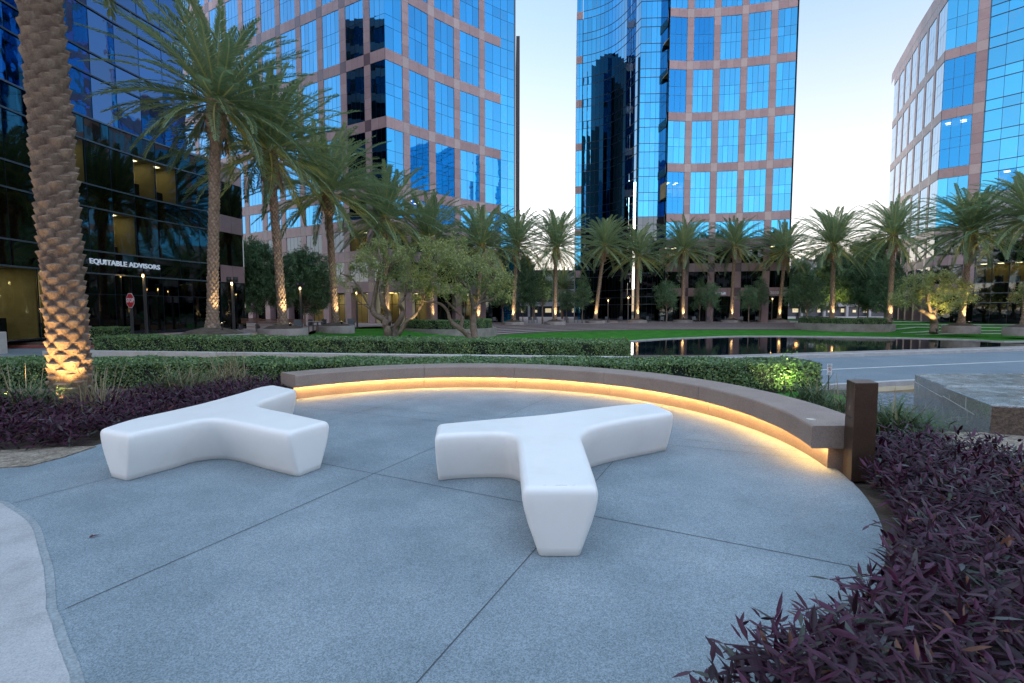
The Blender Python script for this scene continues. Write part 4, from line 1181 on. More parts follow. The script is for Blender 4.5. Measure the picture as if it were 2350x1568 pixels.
# the big trunk beside the round plaza
t = thing('date_palm', (-7.17, 7.75, -.03), 'thick palm trunk lit orange from below, nearest of all, in the purple bed', 'palm tree')
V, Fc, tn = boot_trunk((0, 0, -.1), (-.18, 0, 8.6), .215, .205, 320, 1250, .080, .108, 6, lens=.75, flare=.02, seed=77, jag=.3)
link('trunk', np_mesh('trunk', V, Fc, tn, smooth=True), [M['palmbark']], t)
c = bpy.data.objects.new('crown', CROWN['near0']); COL.objects.link(c); c.parent = t; c.location = (-.18, 0, 9.9); c.scale = (.8, .8, .8)
mbk = MB(); mbk.tube([(-.18, 0, 8.5), (-.18, 0, 9.0), (-.18, 0, 9.9)], [.3, .45, .3], 14, 0, .4); mbk.build('crown_base', M['palmbark'], t)
for dx, dy, pw in ((.42, -.64, 75), (-.38, -.68, 75)):
    fixture((-7.17 + dx, 7.75 + dy, .0), (-7.17, 7.75, 1.9 if dx > 0 else 3.4), pw, 'small buried uplight at the foot of the thick palm, %s of its trunk' % ('right' if dx > 0 else 'left'), None, .09, 95, (1.0, .60, .22))

# ================================================================== TREES
def cloud(cl, size, dens, seed, wd=.42, flat=.3, squash=.8):
    """leaves in many small clumps; cl = list of (x, y, z, r)"""
    rg = np.random.default_rng(seed); P, T_, = [], []
    for x, y, z, r in cl:
        nsub = max(3, int((r / .32) ** 2.0 * 2.6))
        u = norm(rg.normal(0, 1, (nsub, 3))); rad = r * rg.uniform(.45, 1.02, nsub)
        sc = np.stack([x + u[:, 0] * rad, y + u[:, 1] * rad, z + u[:, 2] * rad * squash], -1)
        for c in sc:
            n = int(dens * rg.uniform(.5, 1.3)); rr = rg.uniform(.16, .34) * (1 if r < 1.5 else 1.35)
            P.append(c + rg.normal(0, rr * .55, (n, 3))); T_.append(np.clip(rg.normal(.5, .22) + rg.normal(0, .12, n), 0, 1))
    P = np.concatenate(P); T_ = np.concatenate(T_); n = len(P)
    D = norm(rg.normal(0, 1, (n, 3)) + np.array([0, 0, -.15])); W = norm(np.cross(D, rg.normal(0, 1, (n, 3)) + np.array([0, 0, .6])))
    V, Fc = kites(P, D, W, size * rg.uniform(.7, 1.3, n), size * wd * rg.uniform(.8, 1.2, n))
    return V, Fc, T_
def tree(name, base, limbs, clumps, leafm, size, dens, label, cat, seed, group=None, rt=.1, bark='bark', squash=.8):
    """limbs: lists of 3-D points with radii; clumps relative world coordinates"""
    t = thing(name, base, label, cat, group)
    mb = MB()
    for pts, r0, r1 in limbs:
        Q = smooth_line([tuple(p) for p in pts], 4); n = len(Q)
        rg = random.Random(seed)
        mb.tube([(q[0] - base[0], q[1] - base[1], q[2] - base[2]) for q in Q], [(r0 + (r1 - r0) * k / (n - 1)) * rg.uniform(.9, 1.1) for k in range(n)], 9, 0, .5)
    mb.build('trunk', M[bark], t)
    V, Fc, T_ = cloud(clumps, size, dens, seed, squash=squash)
    V = V - np.array(base)
    link('crown', np_mesh('crown', V, Fc, T_), [M[leafm]], t)
    return t

def q2(cx, cy, d): return P3(517 + .3 * cx, 517 + .3 * cy, d)
def q4(cx, cy, d): return P3(1692 + .28 * cx, 517 + .28 * cy, d)
rr_ = random.Random(3)
def limb(f, pts, d, r0, r1, jy=.5):
    out = []
    for k, (cx, cy) in enumerate(pts):
        x, y, z = f(cx, cy, d + (0 if k == 0 else rr_.uniform(-jy, jy))); out.append((x, y, z))
    return (out, r0, r1)
def twigs(clumps, base_pts, seed, n=2, r=.022):
    """thin branches from limb ends into every clump"""
    rg = random.Random(seed); out = []
    for x, y, z, rad in clumps:
        b = min(base_pts, key=lambda p: math.dist(p, (x, y, z)))
        for k in range(n):
            e = (x + rg.uniform(-.6, .6) * rad, y + rg.uniform(-.6, .6) * rad, z + rg.uniform(-.3, .8) * rad)
            m = tuple((a * .5 + c * .5) + rg.uniform(-.15, .15) for a, c in zip(b, e))
            out.append(([b, m, e], r, .008))
    return out
d1 = 29.0
L1 = [limb(q2, [(1238, 870), (1240, 800), (1215, 725), (1150, 685), (1128, 640), (1160, 460), (1190, 300), (1180, 220)], d1, .26, .06),
      limb(q2, [(1245, 770), (1255, 690), (1205, 600), (1190, 490), (1235, 420), (1260, 300)], d1, .18, .05),
      limb(q2, [(1290, 870), (1300, 790), (1345, 715), (1355, 650), (1335, 600), (1375, 540), (1390, 430)], d1, .22, .05),
      limb(q2, [(1325, 840), (1390, 730), (1450, 690), (1510, 600), (1530, 520)], d1 - .3, .15, .05),
      limb(q2, [(1150, 660), (1090, 600), (1030, 490), (960, 400), (880, 370)], d1, .09, .03),
      limb(q2, [(1150, 670), (1060, 610), (980, 560)], d1, .06, .02)]
C1 = [(1100, 210, 110), (1180, 150, 85), (1260, 200, 110), (1020, 340, 85), (1150, 340, 100), (1320, 300, 115), (930, 430, 70), (1010, 510, 60), (1350, 440, 100), (1400, 220, 90), (880, 330, 50), (1060, 260, 90), (870, 420, 45), (1230, 440, 80)]
C1 = [(*q2(a, b, d1 + rr_.uniform(-1.2, 1.2)), r * .3 / F * d1) for a, b, r in C1]
L1 += twigs(C1, [p for l in L1 for p in l[0][2:]], 5)
tree('garden_tree', (*P3(900, 772, d1)[:2], gz(-7, 28) - .1), L1, C1, 'oliveleaf', .125, 60, 'sparse multi-stemmed garden tree with crooked bare limbs, left of the pair behind the hedge', 'tree', 31, 'pruned garden trees on the lawn')
d2 = 28.5
L2 = [limb(q2, [(1885, 880), (1850, 835), (1795, 790), (1725, 735), (1700, 660), (1640, 600), (1520, 580)], d2, .19, .05),
      limb(q2, [(1800, 790), (1812, 700), (1750, 640), (1680, 560), (1640, 420)], d2, .12, .04),
      limb(q2, [(1915, 880), (1895, 760), (1900, 640), (1860, 500), (1760, 380)], d2, .24, .07),
      limb(q2, [(1905, 650), (1950, 590), (2040, 570), (2110, 500)], d2 - .4, .10, .04),
      limb(q2, [(1940, 600), (2010, 470), (2080, 370)], d2, .09, .04)]
C2 = [(1600, 190, 140), (1740, 170, 135), (1500, 330, 130), (1680, 330, 150), (1840, 300, 140), (1960, 270, 115), (1590, 480, 120), (1740, 500, 120), (1870, 450, 120), (2060, 400, 120), (2120, 500, 90), (1460, 450, 90), (1980, 520, 60), (1480, 560, 55), (2150, 380, 70), (1400, 380, 70), (1800, 580, 55)]
C2 = [(*q2(a, b, d2 + rr_.uniform(-1.4, 1.4)), r * .3 / F * d2) for a, b, r in C2]
L2 += twigs(C2, [p for l in L2 for p in l[0][2:]], 6)
t2 = tree('garden_tree', (*P3(1085, 775, d2)[:2], gz(-3, 28) - .1), L2, C2, 'oliveleaf', .13, 66, 'broad dense garden tree with a yellow-lit right side, right of the pair behind the hedge', 'tree', 32, 'pruned garden trees on the lawn')
d3 = 45.0
L3 = [limb(q4, [(1610, 885), (1612, 800), (1595, 745), (1540, 715), (1490, 695)], d3, .36, .14),
      limb(q4, [(1600, 760), (1625, 690), (1680, 640)], d3, .22, .08),
      limb(q4, [(1600, 750), (1570, 640), (1560, 520)], d3, .14, .06)]
C3 = [(1400, 500, 90), (1340, 590, 85), (1500, 450, 100), (1640, 450, 120), (1780, 500, 110), (1850, 600, 95), (1720, 620, 110), (1560, 590, 110), (1430, 660, 60), (1600, 410, 60), (1300, 640, 60), (1880, 520, 70), (1700, 700, 50), (1480, 560, 80)]
C3 = [(*q4(a, b, d3 + rr_.uniform(-1.5, 1.5)), r * .28 / F * d3) for a, b, r in C3]
tree('garden_tree', (*P3(2140, 757, d3)[:2], -.6), L3, C3, 'oliveleaf', .17, 38, 'round garden tree glowing yellow from an uplight, on the tiered grass at the right', 'tree', 33, 'pruned garden trees on the lawn', )
C4 = [(2350, 580, 90), (2420, 540, 110), (2480, 640, 100)]
C4 = [(*q4(a, b, 43 + rr_.uniform(-1, 1)), r * .28 / F * 43) for a, b, r in C4]
tree('garden_tree', (*P3(2372, 757, 43)[:2], -.5), [limb(q4, [(2420, 860), (2425, 760), (2410, 640)], 43, .26, .1)], C4, 'oliveleaf', .17, 38, 'garden tree cut off by the right edge of the picture, below the last palm', 'tree', 34, 'pruned garden trees on the lawn')
bx3, by3 = P3(2140, 757, d3)[:2]
fixture((bx3 - 1.2, by3 - 1.8, -.55), (bx3 + .1, by3, 2.6), 330, 'bright uplight under the round yellow-lit tree on the right', None, .2, 62, (1.0, .72, .30))
bx2, by2 = P3(1100, 775, d2)[:2]
fixture((bx2 + 1.9, by2 - 1.3, -.42), (bx2 + 2.6, by2, 3.2), 120, 'small uplight right of the broad garden tree', None, .16, 44, (1.0, .78, .30))
bx1, by1 = P3(912, 772, d1)[:2]
fixture((bx1 + .9, by1 - .8, -.25), (bx1 + 1.5, by1, 2.2), 75, 'small uplight between the two garden trees', None, .16, 46, (1.0, .74, .34))

# street trees: three shapes copied along the terrace
def proto_tree(seed, h, r, stem, size=.19, dens=34, conical=False):
    rg = random.Random(seed); cl = []
    n = 13
    for k in range(n):
        q = k / (n - 1); z = stem + (h - stem) * (.12 + .84 * q)
        w = (1 - .75 * q if conical else math.sqrt(max(.08, 1 - (2 * q - .75) ** 2 * .75))) * r * .62
        a = k * 2.4; cl.append((cos(a) * w, sin(a) * w, z, r * rg.uniform(.38, .55)))
    cl.append((0, 0, (h + stem) / 2, r * .6))
    base = (0, 0, 0)
    limbs = [([(0, 0, 0), (.04, 0, stem * .5), (0, .03, stem), (0, 0, h * .7)], .11, .04)]
    for c in cl[::2]: limbs.append(([(0, 0, stem * rg.uniform(.9, 1.2)), (c[0] * .5, c[1] * .5, (c[2] + stem) / 2), c[:3]], .05, .015))
    return limbs, cl
TP = {}
def street_tree(kind, u, vtop, d, gz0, label, h0, group='small dark leafy trees on the terrace', wscale=1.0):
    """kind picks the prototype; scaled so that its top reaches photo row vtop"""
    x = (u - 1175) / F * d; H = ZD(vtop, d) - gz0
    if kind not in TP:
        seed, h, r, stem, con, size, dens = {'round': (51, 5, 1.7, 1.9, False, .17, 26), 'cone': (52, 6.2, 1.7, 1.9, True, .17, 26), 'wide': (53, 5, 2.3, 1.8, False, .18, 24), 'big': (54, 9, 4.0, 2.2, False, .27, 34)}[kind]
        limbs, cl = proto_tree(seed, h, r, stem, conical=con)
        t = tree('leafy_tree', (0, 0, 0), limbs, cl, 'leaf', size, dens, label, 'tree', seed, group)
        TP[kind] = (t, h); o = t
    else:
        o = copy_tree(TP[kind][0])
    s = H / TP[kind][1]
    o.location = (x, d, gz0); o.scale = (s * wscale, s * wscale, s); o.rotation_euler = (0, 0, u * .37)
    o['label'] = label
    return o
street_tree('round', 1529, 650, 67.5, -.24, 'small round tree with forked trunk before the left bays of the middle tower', 5)
street_tree('round', 1630, 654, 67.5, -.24, 'small round tree hiding the white letters on the middle tower', 5, wscale=.8)
street_tree('cone', 1605, 645, 72, -.24, 'slim sparse tree just left of the white letters', 5, wscale=.8)
street_tree('round', 1717, 660, 67.5, -.24, 'small round tree below the band between letters and number', 5, wscale=.85)
street_tree('cone', 1742, 643, 70, -.24, 'slim tree close to the building number', 5, wscale=.9)
street_tree('cone', 1336, 640, 66, -.24, 'cone-shaped tree at the left foot of the curved glass', 5)
street_tree('cone', 1245, 612, 63, -.24, 'tall bushy tree in the left sky gap with lit stem', 6, wscale=1.0)
street_tree('big', 1200, 598, 74, -.24, 'dark tall tree beside the sharp-cornered tower edge', 6, wscale=.6)
street_tree('round', 1300, 672, 72, -.24, 'low round tree in the left gap behind the palm', 5, wscale=1.1)
street_tree('wide', 1153, 630, 62, -.24, 'small tree with lit stem behind the broad garden tree', 5)
street_tree('wide', 1850, 640, 66, -.1, 'round dark tree right of the middle tower corner', 5, wscale=1.05)
street_tree('big', 1832, 610, 74, -.24, 'big dark tree just beyond the middle tower corner', 6, 'big dark trees beyond the terrace', .62)
street_tree('big', 1905, 585, 82, -.24, 'big tree in the right gap, its low leaves lit yellow', 6, 'big dark trees beyond the terrace', .8)
street_tree('big', 1968, 592, 78, -.24, 'big dark tree in the right gap, left of the checkered tower', 6, 'big dark trees beyond the terrace', .75)
street_tree('big', 2030, 605, 72, -.24, 'big dark tree at the foot of the checkered wall', 6, 'big dark trees beyond the terrace', .65)
street_tree('big', 1990, 560, 95, -.24, 'farthest big tree in the right gap', 6, 'big dark trees beyond the terrace', .8)
street_tree('big', 590, 566, 46, .0, 'big dark tree directly right of the dark glass building', 6, 'big dark trees beyond the terrace', .78)
street_tree('big', 700, 588, 48, .0, 'wide dark tree between the second and third palms of the left row', 6, 'big dark trees beyond the terrace', 1.0)
street_tree('big', 540, 600, 50, .0, 'dark tree partly behind the granite wing of the dark building', 6, 'big dark trees beyond the terrace', .7)
for u, dd_ in ((1290, 100), (1225, 112)):
    t = thing('date_palm', ((u - 1175) / F * dd_, dd_, -.24), 'distant dusty palm in the left sky gap, %s of two' % ('nearer' if dd_ == 100 else 'farther'), 'palm tree')
    V, Fc, tn = boot_trunk((0, 0, 0), (0, 0, 6.2), .24, .2, 24, 90, .05, .2, 7, seed=u)
    link('trunk', np_mesh('trunk', V, Fc, tn, True), [M['palmbark']], t)
    c = bpy.data.objects.new('crown', CROWN['far1']); COL.objects.link(c); c.parent = t; c.location = (0, 0, 6.2)
# dark trees behind the camera, seen only mirrored in the low glass
for i, (x, y, s) in enumerate(((-34, -16, 1.1), (-22, -24, 1.2), (-9, -22, 1.0), (4, -26, 1.25), (17, -22, 1.1), (30, -18, 1.2), (42, -10, 1.0), (52, 2, 1.1), (-44, -4, 1.1), (60, 16, 1.0))):
    o = copy_tree(TP['big'][0]); o.location = (x, y, -.1); o.scale = (s, s, s * 1.05); o.rotation_euler = (0, 0, i); o['group'] = 'dark trees behind the camera'
    o['label'] = 'big dark tree behind the camera seen only as a reflection in the low glass'
# lit stems in the right gap
tl = P3(1905, 700, 80)
fixture((tl[0] - 1, 77, -.2), (tl[0], 80, 4), 500, 'uplight under the big yellow-lit tree in the right gap', None, .2, 80, (1.0, .8, .3))
# ================================================================== FOREGROUND
# ---- curved seat wall with the warm light strip under its lip
sw = thing('curved_bench', (BC[0], BC[1] + 3.9, 0), 'long curved brown concrete bench glowing warm underneath, edging the round plaza', 'bench')
def sweep(prof, c, a0, a1, n, m=0, mb=None, caps=True, clipend=None):
    mb = mb or MB(); rows = []
    for i in range(n + 1):
        a = radians(a0 + (a1 - a0) * i / n)
        rows.append([(c[0] + r * cos(a), c[1] + r * sin(a), z) for r, z in prof])
    if clipend:
        y = clipend
        rows[-1] = [(BC[0] + math.sqrt(max(0, r * r - (y - BC[1]) ** 2)), y, z) for r, z in prof]
    mb.grid(rows, m, .5, True, True, caps, caps)
    return mb
R0, R1 = 3.82, 4.40
segs = [(138.3, 103.34), (103.26, 76.94), (76.86, 50.14), (50.06, 21.94), (21.86, -14.0)]
e = .022
for k, (a0, a1) in enumerate(segs):
    prof = [(R0, .235), (R0 - .004, .24), (R0 - .004, .45 - e), (R0 - .004 + e * .35, .45 - e * .3), (R0 + e, .45), (R1 - e, .45), (R1, .45 - e), (R1, .23), (R0 + .01, .23)]
    mb = sweep(prof, BC, a0, a1, 34, clipend=(4.505 if k == 4 else None))
    for i in range(len(mb.sm)): pass
    o = mb.build('seat_slab', M['benchconc'], sw, True)
    prof2 = [(R0 + .20, -.06), (R0 + .20, .229), (R1 - .10, .229), (R1 - .10, -.06)]
    sweep(prof2, BC, a0 - .8 if k == 0 else a0, a1, 34, clipend=(4.62 if k == 4 else None)).build('seat_base', M['benchconc'], sw, True)
# flat shading across the arc profile, smooth along it
for o in sw.children:
    o.data.polygons.foreach_set('use_smooth', [False] * len(o.data.polygons))
mb = MB()
n = 120; rows = []
for i in range(n + 1):
    a = radians(137.6 + (-13.5 - 137.6) * i / n)
    rows.append([(BC[0] + r * cos(a), BC[1] + r * sin(a), .226) for r in (R0 + .150, R0 + .172)])
mb.grid(rows, 0, .5, False); o = mb.build('light_strip', M['led'], sw, True)
rows = []
mb = sweep([(R0 + .14, .2295), (R0 + .182, .2295), (R0 + .182, .2275), (R0 + .14, .2275)], BC, 137.8, -13.7, 80); mb.build('light_channel', M['steel'], sw, True)
mb = MB(); mb.tube([(3.02, 4.78, .4505), (3.02, 4.78, .4525)], .045, 20); mb.build('metal_disc', M['steel'], sw, True)

# ---- white three-armed benches, outlines traced in plan
def star_bench(name, outline, label, zt=.45):
    """outline: plan points (x, y, f) of the widest rim; f = 0 marks the hard corners of the arm ends.
    Each level shifts the long sides inward by its own inset and the end faces hardly at all."""
    a = sum(outline[i][0] * outline[(i + 1) % len(outline)][1] - outline[(i + 1) % len(outline)][0] * outline[i][1] for i in range(len(outline)))
    if a < 0: outline = list(reversed(outline))
    m = len(outline); P = [np.array(p[:2]) for p in outline]; hard = [p[2] < .5 for p in outline]
    cnt = [max(2, int(np.linalg.norm(P[(i + 1) % m] - P[i]) / .03)) for i in range(m)]
    cx = sum(p[0] for p in P) / m; cy = sum(p[1] for p in P) / m
    def level(side, end, ease):
        Q = []
        for i in range(m):
            e0, e1 = P[i] - P[i - 1], P[(i + 1) % m] - P[i]
            d0 = end if hard[i] and hard[i - 1] else side; d1 = end if hard[i] and hard[(i + 1) % m] else side
            e0 = e0 / np.linalg.norm(e0); e1 = e1 / np.linalg.norm(e1)
            n0 = np.array([-e0[1], e0[0]]); n1 = np.array([-e1[1], e1[0]])
            if hard[i]:
                A = np.array([n0, n1]); Q.append(P[i] + np.linalg.solve(A, [d0, d1]))
            else:
                nn = n0 + n1; nn = nn / np.linalg.norm(nn); Q.append(P[i] + nn * side)
        out = []
        for i in range(m):
            p0, p1, p2, p3 = Q[i - 1], Q[i], Q[(i + 1) % m], Q[(i + 2) % m]
            if hard[i]: p0 = 2 * p1 - p2
            if hard[(i + 1) % m]: p3 = 2 * p2 - p1
            for j in range(cnt[i]):
                t = j / cnt[i]
                if hard[i] and hard[(i + 1) % m]: q = p1 + (p2 - p1) * t
                else: q = .5 * ((2 * p1) + (-p0 + p2) * t + (2 * p0 - 5 * p1 + 4 * p2 - p3) * t * t + (-p0 + 3 * p1 - 3 * p2 + p3) * t ** 3)
                out.append(q)
        n = len(out)
        for _ in range(ease): out = [out[i] * .6 + (out[i - 1] + out[(i + 1) % n]) * .2 for i in range(n)]
        return out
    levels = [(0, .112, .03), (.004, .106, .024), (.06, .088, .018), (.13, .064, .012), (.21, .037, .006), (.29, .015, .002), (.35, .003, 0), (.40, 0, 0), (.420, .004, .004), (.435, .012, .012), (.444, .024, .024), (.449, .038, .038), (zt + .001, .048, .048)]
    rows = [[(q[0] - cx, q[1] - cy, z) for q in level(sd_, ed_, 2)] for z, sd_, ed_ in levels]
    n = len(rows[0])
    mb = MB(); mb.grid(rows, 0, .5, True, True, False, False)
    from mathutils.geometry import tessellate_polygon
    from mathutils import Vector
    i0 = len(mb.v) - n
    for tri in tessellate_polygon([[Vector((q[0], q[1], 0)) for q in rows[-1]]]):
        A, B, C = [rows[-1][k] for k in tri]
        up = (B[0] - A[0]) * (C[1] - A[1]) - (B[1] - A[1]) * (C[0] - A[0]) > 0
        tri = tri if up else tuple(reversed(tri))
        mb.f.append(tuple(i0 + k for k in tri)); mb.m.append(0); mb.t.append(.5); mb.sm.append(False)
    o = mb.build(name, M['bench'], None)
    o.location = (cx, cy, .002)
    return tag(o, label, 'bench', 'white three-armed benches')
def q5(cx, cy, z=.43): return G(940 + .28 * cx, 893 + .28 * cy, z)
def q6(cx, cy, z=.43): return G(188 + .28 * cx, 846 + .28 * cy, z)
near_b = [(*q5(*p), f) for p, f in [((226, 300), 0), ((205, 400), 0), ((400, 385), 1), ((650, 378), 1), ((790, 382), 1), ((862, 412), 1), ((888, 480), 1), ((902, 640), 1), ((922, 840), 0), ((1552, 840), 0),
          ((1522, 730), 1), ((1480, 610), 1), ((1432, 470), 1), ((1412, 400), 1), ((1475, 340), 1), ((1600, 302), 1), ((1800, 262), 1), ((2000, 232), 1), ((2168, 205), 0), ((1985, 122), 0),
          ((1700, 145), 1), ((1400, 183), 1), ((1100, 221), 1), ((700, 256), 1)]]
star_bench('star_bench', near_b, 'white moulded three-armed bench nearest the camera, one arm pointing straight at it')
left_b = [(*q6(*p), f) for p, f in [((136, 512), 0), ((382, 558), 0), ((600, 512), 1), ((800, 472), 1), ((950, 438), 1), ((1080, 428), 1), ((1210, 445), 1), ((1400, 486), 1), ((1695, 542), 0), ((2034, 448), 0),
          ((1900, 418), 1), ((1700, 374), 1), ((1545, 342), 1), ((1455, 316), 1), ((1490, 278), 1), ((1600, 237), 1), ((1762, 182), 0), ((1570, 143), 0),
          ((1440, 166), 1), ((1300, 208), 1), ((1000, 292), 1), ((700, 363), 1), ((400, 430), 1)]]
star_bench('star_bench', left_b, 'white moulded three-armed bench on the left beside the purple plants')

# ---- bronze charging post
t = thing('bollard', (3.185, 4.365, 0), 'square bronze power post at the right end of the curved bench', 'post')
mb = MB(); q = [(3.07, 4.25), (3.285, 4.262), (3.36, 4.482), (3.145, 4.47)]
def sc_(P, k): cx = sum(p[0] for p in P) / 4; cy = sum(p[1] for p in P) / 4; return [(cx + (p[0] - cx) * k, cy + (p[1] - cy) * k) for p in P]
mb.grid([[(p[0], p[1], 0) for p in q], [(p[0], p[1], .895) for p in q], [(p[0], p[1], .90) for p in sc_(q, .97)]], 0, .5, False, True, True, True)
mb.build('post_body', M['bronze'], t, True)
dx, dy = (3.145 - 3.07), (4.47 - 4.25); l = hypot(dx, dy); nx, ny = -dy / l, dx / l
def onface(k, z, o=.002): return (3.07 + dx * k + nx * o, 4.25 + dy * k + ny * o, z)
mb = MB(); mb.face([onface(.12, .58), onface(.12, .745), onface(.82, .745), onface(.82, .58)]); mb.build('cover_plate', mat('plate_bronze', (.085, .052, .036), .35, metal=.6, tone=False), t, True)
mb = MB()
for a_, b_, c_, d_ in ((.80, .86, .58, .745), (.12, .86, .56, .578)): mb.face([onface(a_, c_, .004), onface(a_, d_, .004), onface(b_, d_, .004), onface(b_, c_, .004)])
mb.build('slot', M['black'], t, True)
mb = MB()
for k_ in (.10, .86): mb.face([onface(k_, .562, .005), onface(k_, .574, .005), onface(k_ + .06, .574, .005), onface(k_ + .06, .562, .005)])
mb.build('clip', M['steel'], t, True)
mb = MB()
for i in range(14):
    a0, a1 = 2 * pi * i / 16 + 2.0, 2 * pi * (i + 1) / 16 + 2.0
    mb.face([onface(.47 + .085 * k * cos(a) * .9, .66 + .021 * k * sin(a), .004) for k, a in ((1, a0), (.8, a0), (.8, a1), (1, a1))])
mb.face([onface(.455, .66, .004), onface(.455, .685, .004), onface(.475, .685, .004), onface(.475, .66, .004)])
mb.build('emblem', M['steel'], t, True)

# ---- hedges
def hedge(name, path, depth, zb, zt, size, dens, label, seed, leafm='hedgeleaf', group=None, backd=.5, round_=.06):
    """clipped hedge: path = front line [(x, y)], zb/zt heights along it (functions of x)"""
    rg = np.random.default_rng(seed)
    c = path[len(path) // 2]
    t = thing(name, (c[0], c[1] + depth / 2, zb(c[0])), label, 'hedge', group)
    Pf = smooth_line(path, 6); Pb = offset_line(Pf, depth if path[0][0] < path[-1][0] else -depth)
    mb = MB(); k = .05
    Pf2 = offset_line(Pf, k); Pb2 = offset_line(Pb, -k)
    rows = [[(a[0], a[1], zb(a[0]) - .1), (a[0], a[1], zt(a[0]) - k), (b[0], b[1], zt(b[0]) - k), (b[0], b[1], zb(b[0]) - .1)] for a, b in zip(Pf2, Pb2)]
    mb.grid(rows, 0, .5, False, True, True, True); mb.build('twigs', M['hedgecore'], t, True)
    # leaf shell
    F_ = np.array(Pf); B_ = np.array(Pb); seg = np.linalg.norm(np.diff(F_, axis=0), axis=1); cum = np.concatenate([[0], np.cumsum(seg)]); Lt = cum[-1]
    def onp(A, s): return np.stack([np.interp(s, cum, A[:, 0]), np.interp(s, cum, A[:, 1])], -1)
    P, Nn = [], []
    hgt = zt(c[0]) - zb(c[0])
    nf = int(Lt * hgt * dens); s = rg.uniform(0, Lt, nf); f = onp(F_, s); zz = rg.uniform(0, 1, nf) ** .9
    d_ = onp(B_, s) - f; d_ = d_ / np.linalg.norm(d_, axis=1, keepdims=True)
    z0 = np.array([zb(x) for x in f[:, 0]]); z1 = np.array([zt(x) for x in f[:, 0]])
    wob = .03 * np.sin(s * 3.1 + seed) + .02 * np.sin(s * 7.7 + zz * 5)
    P.append(np.column_stack([f + d_ * (rg.uniform(-.01, .075, nf) + wob)[:, None] + d_ * (np.clip(zz - .9, 0, 1) * .5)[:, None], z0 + (z1 - z0) * zz]))
    Nn.append(np.column_stack([-d_, np.full(nf, .25)]))
    nt_ = int(Lt * depth * dens * .85); s = rg.uniform(0, Lt, nt_); k2 = rg.uniform(0, 1, nt_); f = onp(F_, s) * (1 - k2)[:, None] + onp(B_, s) * k2[:, None]
    z1 = np.array([zt(x) for x in f[:, 0]]); wob = .018 * np.sin(s * 2.3) + .012 * np.sin(s * 6.1 + k2 * 9)
    P.append(np.column_stack([f, z1 - rg.uniform(-.012, .05, nt_) + wob - .06 * np.exp(-k2 * depth / .06)])); Nn.append(np.tile([0, 0, 1.0], (nt_, 1)))
    for A, sg in ((0, -1), (Lt, 1)):
        ne = int(depth * hgt * dens); k2 = rg.uniform(0, 1, ne); q0 = onp(F_, np.full(ne, A)); q1 = onp(B_, np.full(ne, A)); f = q0 * (1 - k2)[:, None] + q1 * k2[:, None]
        dd_ = q1 - q0; dd_ = dd_ / np.linalg.norm(dd_, axis=1, keepdims=True); en = np.stack([dd_[:, 1] * sg, -dd_[:, 0] * sg], -1)
        if path[0][0] > path[-1][0]: en = -en
        P.append(np.column_stack([f + en * rg.uniform(-.05, .05, ne)[:, None], zb(q0[0, 0]) + hgt * rg.uniform(0, 1, ne)])); Nn.append(np.column_stack([en, np.full(ne, .2)]))
    nb = int(Lt * hgt * dens * backd * .3); s = rg.uniform(0, Lt, nb); f = onp(B_, s)
    P.append(np.column_stack([f, np.array([zb(x) for x in f[:, 0]]) + hgt * rg.uniform(0, 1, nb)])); Nn.append(np.tile([0, 1.0, .2], (nb, 1)))
    P = np.concatenate(P); Nn = norm(np.concatenate(Nn)); n = len(P)
    R_ = norm(Nn * .9 + rg.normal(0, .55, (n, 3)))
    D = norm(np.cross(R_, rg.normal(0, 1, (n, 3)))); D[:, 2] += .25; D = norm(D); W = norm(np.cross(D, R_))
    sz = size * rg.uniform(.6, 1.25, n)
    V, Fc = kites(P - D * sz[:, None] * .4, D, W, sz, sz * .62)
    fresh = np.sin(P[:, 0] * 1.7 + 2 * np.sin(P[:, 0] * .6)) > .55
    tone = np.clip(rg.normal(.45, .2, n) + np.where(rg.random(n) < .035 + .07 * fresh, .45, 0), 0, 1)
    V = V - np.array(t.location)
    link('foliage', np_mesh('foliage', V, Fc, tone), [M[leafm]], t)
    return t
h1x = (1886 - 1175) / F * 10.8
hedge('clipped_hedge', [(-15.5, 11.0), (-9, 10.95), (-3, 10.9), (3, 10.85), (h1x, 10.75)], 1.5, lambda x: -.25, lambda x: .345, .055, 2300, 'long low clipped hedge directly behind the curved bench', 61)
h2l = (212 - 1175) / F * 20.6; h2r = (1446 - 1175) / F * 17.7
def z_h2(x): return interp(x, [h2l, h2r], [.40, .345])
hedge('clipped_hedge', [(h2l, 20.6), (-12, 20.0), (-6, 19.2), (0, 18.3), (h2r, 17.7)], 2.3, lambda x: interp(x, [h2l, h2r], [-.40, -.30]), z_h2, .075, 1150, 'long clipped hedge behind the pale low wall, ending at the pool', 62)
hedge('clipped_hedge', [(-34, 27.0), (-27, 26.6), (-21.8, 26.2)], 1.2, lambda x: -.35, lambda x: .60, .085, 800, 'clipped hedge at the far left below the lit lobby', 63)
# low wall between the hedges
wl, wr = (92 - 1175) / F * 19.6, (1452 - 1175) / F * 16.75
t = thing('low_wall', (-8, 18.5, -.5), 'long pale concrete low wall running between the two long hedges', 'wall')
mb = MB()
for i, (a, b) in enumerate(zip(lin(0, 1, 9), lin(0, 1, 9)[1:])):
    a += .0004; b -= .0004
    xa, xb = wl + (wr - wl) * a, wl + (wr - wl) * b; ya, yb = 19.6 + (16.75 - 19.6) * a, 19.6 + (16.75 - 19.6) * b
    mb.prism([(xa, ya), (xb, yb), (xb + .08, yb + .5), (xa + .08, ya + .5)], -.75, -.115, 0, .5)
mb.build('wall_body', M['lowwall'], t, True)
t = thing('gate_pillar', ((-8 - 1175) / F * 21, 21, -.4), 'small pale pillar with a lit panel at the left picture edge', 'pillar')
mb = MB(); mb.box(0, 0, 0, .42, .42, 1.0, 0, 0, .5, .02); mb.build('pillar_body', M['lowwall'], t)
